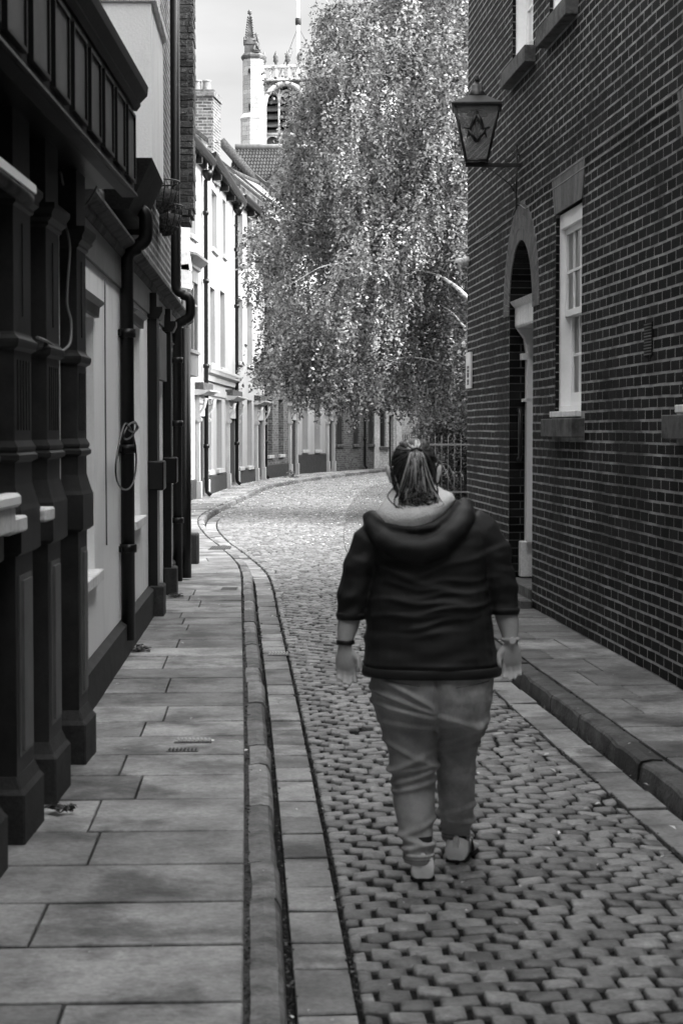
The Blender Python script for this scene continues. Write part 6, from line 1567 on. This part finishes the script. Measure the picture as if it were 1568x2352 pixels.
for (y, xl, xr, ry, yo) in ((1972, 928, 996, .062, -.13), (1922, 1016, 1077, .054, .16)):
    mb = MB(); Y_ = PY + yo; rs = []
    for (dy, e) in ((-16, .0), (-15, .004), (-8, .006), (2, .005), (6, .003), (6.5, -.004)):
        z = Zy(Y_, y + dy); rs.append(ell(Xx(Y_, (xl + xr) / 2, z), Y_, z, (xr - xl) / 2 / F * Y_ + e - .001, ry + e, p=2.15))
    mb.rings(rs, True, True); c_ = mb.build('turned_hem', M['denim'], jeans)
    mb = MB()
    for dy in (-11, -3): 
        z = Zy(Y_, y + dy); mb.tube([tuple(v) for v in ell(Xx(Y_, (xl + xr) / 2, z), Y_, z, (xr - xl) / 2 / F * Y_ + .006, ry + .0065, p=2.15)] , .0013, 4)
    mb.build('hem_stitching', M['stone_dark'], jeans)
# pocket corners / seat seam
mb = MB()
for (xa, ya, xb, yb) in ((880, 1552, 960, 1562), (1040, 1566, 1118, 1556)):
    q = []
    for k in range(9):
        x = xa + (xb - xa) * k / 8; y = ya + (yb - ya) * k / 8; z = pz(y); u = (pxx(x, z) - pxx(992)) / (143 / F * PY); q.append((pxx(x, z), PY - .172 * (1 - min(abs(u), .98) ** 2.3) ** (1 / 2.3) - .006, z))
    mb.tube(q, .0016, 4)
mb.build('pocket_stitching', M['stone_dark'], jeans)
# --- hair
def hp(a, b, r_=1.0):   # a azimuth from straight back, b elevation
    return Vector((X0 + .088 * r_ * math.sin(a) * math.cos(b), hy - .1 * r_ * math.cos(a) * math.cos(b) - .004, hz + .012 + .121 * r_ * math.sin(b)))
mb = MB(); rs = []
for i in range(15):
    b = -0.55 + (math.pi / 2 + .53) * i / 14; wd = 1.75 if b > -.1 else 1.55
    rs.append([tuple(hp(-2.55 + 5.1 * k / 24 if b > .45 else -wd + 2 * wd * k / 24, b, 1.0 if b < 1.5 else .98)) for k in range(25)])
mb.rings(rs, False, True, False)
hr = mb.build('hair', M['hair'], per)
def strand(mb, pts, r_):
    q = []; P_ = [Vector(p) for p in pts]
    for i in range(len(P_) - 1):
        a, b, c, d = P_[max(i - 1, 0)], P_[i], P_[i + 1], P_[min(i + 2, len(P_) - 1)]
        for k in range(5):
            t = k / 5; q.append(.5 * ((2 * b) + (c - a) * t + (2 * a - 5 * b + 4 * c - d) * t * t + (3 * b - a - 3 * c + d) * t ** 3))
    q.append(P_[-1]); n = len(q); mb.tube(q, [r_ * (.55 + .6 * math.sin(math.pi * min(k / n * 1.15, 1))) if k < n - 2 else r_ * .25 for k in range(n)], 5)
h1 = MB(); h2 = MB(); rh = random.Random(11)
tie = hp(0.06, .52, 1.12)
for _ in range(230):      # swept back from all round the head to the tie
    a = rh.uniform(-2.1, 2.1); b = rh.uniform(-.45, 1.25) if abs(a) < 1.5 else rh.uniform(.2, 1.25); p0 = hp(a, b, 1.01); m_ = hp(a * .5, b * .5 + .3, 1.06)
    strand(h2 if (abs(a) < .8 and b > .35 and rh.random() < .6) else h1, [p0, m_, tie + Vector((rh.uniform(-.012, .012), rh.uniform(-.0, .012), rh.uniform(-.012, .012)))], rh.uniform(.003, .0055))
for _ in range(360):      # the tail
    x0 = rh.gauss(0, .014); sp = rh.gauss(.012, .028); e = pz(rh.choice([rh.uniform(1120, 1165), rh.gauss(1178, 9)])); y_ = tie.y - .025
    p = [tie + Vector((x0 * .5, 0, .01)), tie + Vector((x0, -.03, -.02)), Vector((tie.x + x0 * 1.6 + sp * .3 + rh.gauss(0, .006), y_ - .015 + rh.uniform(0, .02), hz - .03)), Vector((tie.x + x0 * 1.9 + sp * .7 + rh.gauss(0, .009), y_ + rh.uniform(-.005, .03), hz - .09 + rh.uniform(-.015, .015))), Vector((tie.x + x0 * 1.2 + sp * .8 + rh.gauss(0, .01) + .006, y_ + .0, (e + hz - .1) / 2)), Vector((tie.x + x0 * .7 + sp * .5 + .014 + rh.gauss(0, .008), y_ - .02, e))]
    strand(h2 if (rh.random() < .62 - 9 * abs(x0 + .003)) else h1, p, rh.uniform(.0013, .003))
for sg in (-1, 1):
    for _ in range(26):
        a = sg * rh.uniform(.7, 1.5); p0 = hp(a, rh.uniform(-.2, .25), 1.02); e = pz(rh.uniform(1120, 1158))
        strand(h1 if rh.random() < .7 else h2, [p0, hp(a * .9, -.55, 1.02), Vector((X0 + sg * rh.uniform(.02, .07), hy - .075, (e + hz - .08) / 2)), Vector((X0 + sg * rh.uniform(.03, .062), hy - .085, e))], rh.uniform(.0018, .004))
h1.build('dark_strands', M['hair'], hr); h2.build('pale_strands', M['hair2'], hr)
mb = MB(); mb.tube([tie + Vector((.02 * math.cos(k * .7), -.008, .016 * math.sin(k * .7))) for k in range(10)], .005, 6); mb.build('hair_tie', M['sole'], hr)
# --- bracelet and watch
def band(x, y, yo, r_, h, name, mt):
    z = pz(y); c = Vector((pxx(x, z), PY + yo, z)); mb = MB(); mb.lathe([(r_, -h), (r_ + .004, -h * .7), (r_ + .004, h * .7), (r_, h)], c, 20); return mb.build(name, mt, per), c
band(793, 1473, -.028, .031, .009, 'bracelet', M['iron'])
wt, c = band(1169, 1467, -.024, .031, .008, 'wrist_watch', M['stone']); mb = MB(); mb.tube([c + Vector((.006, -.032, 0)), c + Vector((.006, -.041, 0))], .0125, 14); mb.build('watch_face', M['white'], wt)
# --- shoes
def shoe(hxd, hyd, Yh, ang, lift=0, pitchup=0, L_=.26):
    z0 = .02 + lift; X_h = Xx(Yh, hxd, .1); ca, sa = math.cos(ang), math.sin(ang)
    def Q(u, v, z):   # u forward, v sideways
        z2 = z + (-(u) * math.sin(pitchup)); return (X_h + v * ca + u * sa, Yh + u * ca - v * sa, z0 + z2 + .0)
    def ringset(prof):
        rs = []
        for (u, w_, zb, zt) in prof:
            n = 18; r = []
            for k in range(n):
                a_ = 2 * math.pi * k / n; c, s = math.cos(a_), math.sin(a_); v = math.copysign(abs(c) ** .75, c) * w_; z = (zb + zt) / 2 + math.copysign(abs(s) ** .8, s) * (zt - zb) / 2; r.append(Q(u, v, z))
            rs.append(r)
        return rs
    s_ = MB(); s_.rings(ringset([(-.004, .024, .002, .014), (.0, .04, .0, .017), (.03, .046, 0, .018), (.09, .039, .004, .022), (.16, .042, 0, .022), (.21, .041, 0, .02), (.245, .028, .004, .018), (.256, .012, .008, .016)]), True, True); so_ = s_.build('shoe_sole', M['sole'], None)
    u_ = MB(); u_.rings(ringset([(-.003, .03, .012, .04), (.0, .042, .010, .06), (.012, .044, .010, .1), (.04, .044, .010, .095), (.08, .035, .014, .088), (.12, .037, .014, .078), (.17, .041, .014, .055), (.21, .038, .014, .042), (.24, .024, .014, .032), (.25, .01, .014, .022)]), True, True)
    sh = u_.build('shoe', M['shoe'], per); so_.parent = sh
    k_ = MB(); k_.rings(ringset([(.0, .012, .03, .06), (.001, .013, .025, .1), (.006, .014, .05, .108)]), True, True); k_.build('heel_tab', M['shoe'], sh)
    d_ = MB()
    for sg in (-1, 1):
        d_.poly([Q(.06, sg * .044, .03), Q(.11, sg * .0415, .02), Q(.13, sg * .041, .035), Q(.1, sg * .041, .075), Q(.07, sg * .043, .085)])
    d_.build('shoe_side', M['sole'], sh)
    a_ = MB(); a_.tube([Q(.045, 0, .07), Q(.05, 0, .14 + .02)], [.034, .036], 14); a_.build('sock', M['sole'], per)
shoe(970, 2035, 6.86, .05, .0); shoe(1046, 1985, 7.14, .32, .004)
for c in list(bpy.data.objects):
    if c.type == 'EMPTY': pass
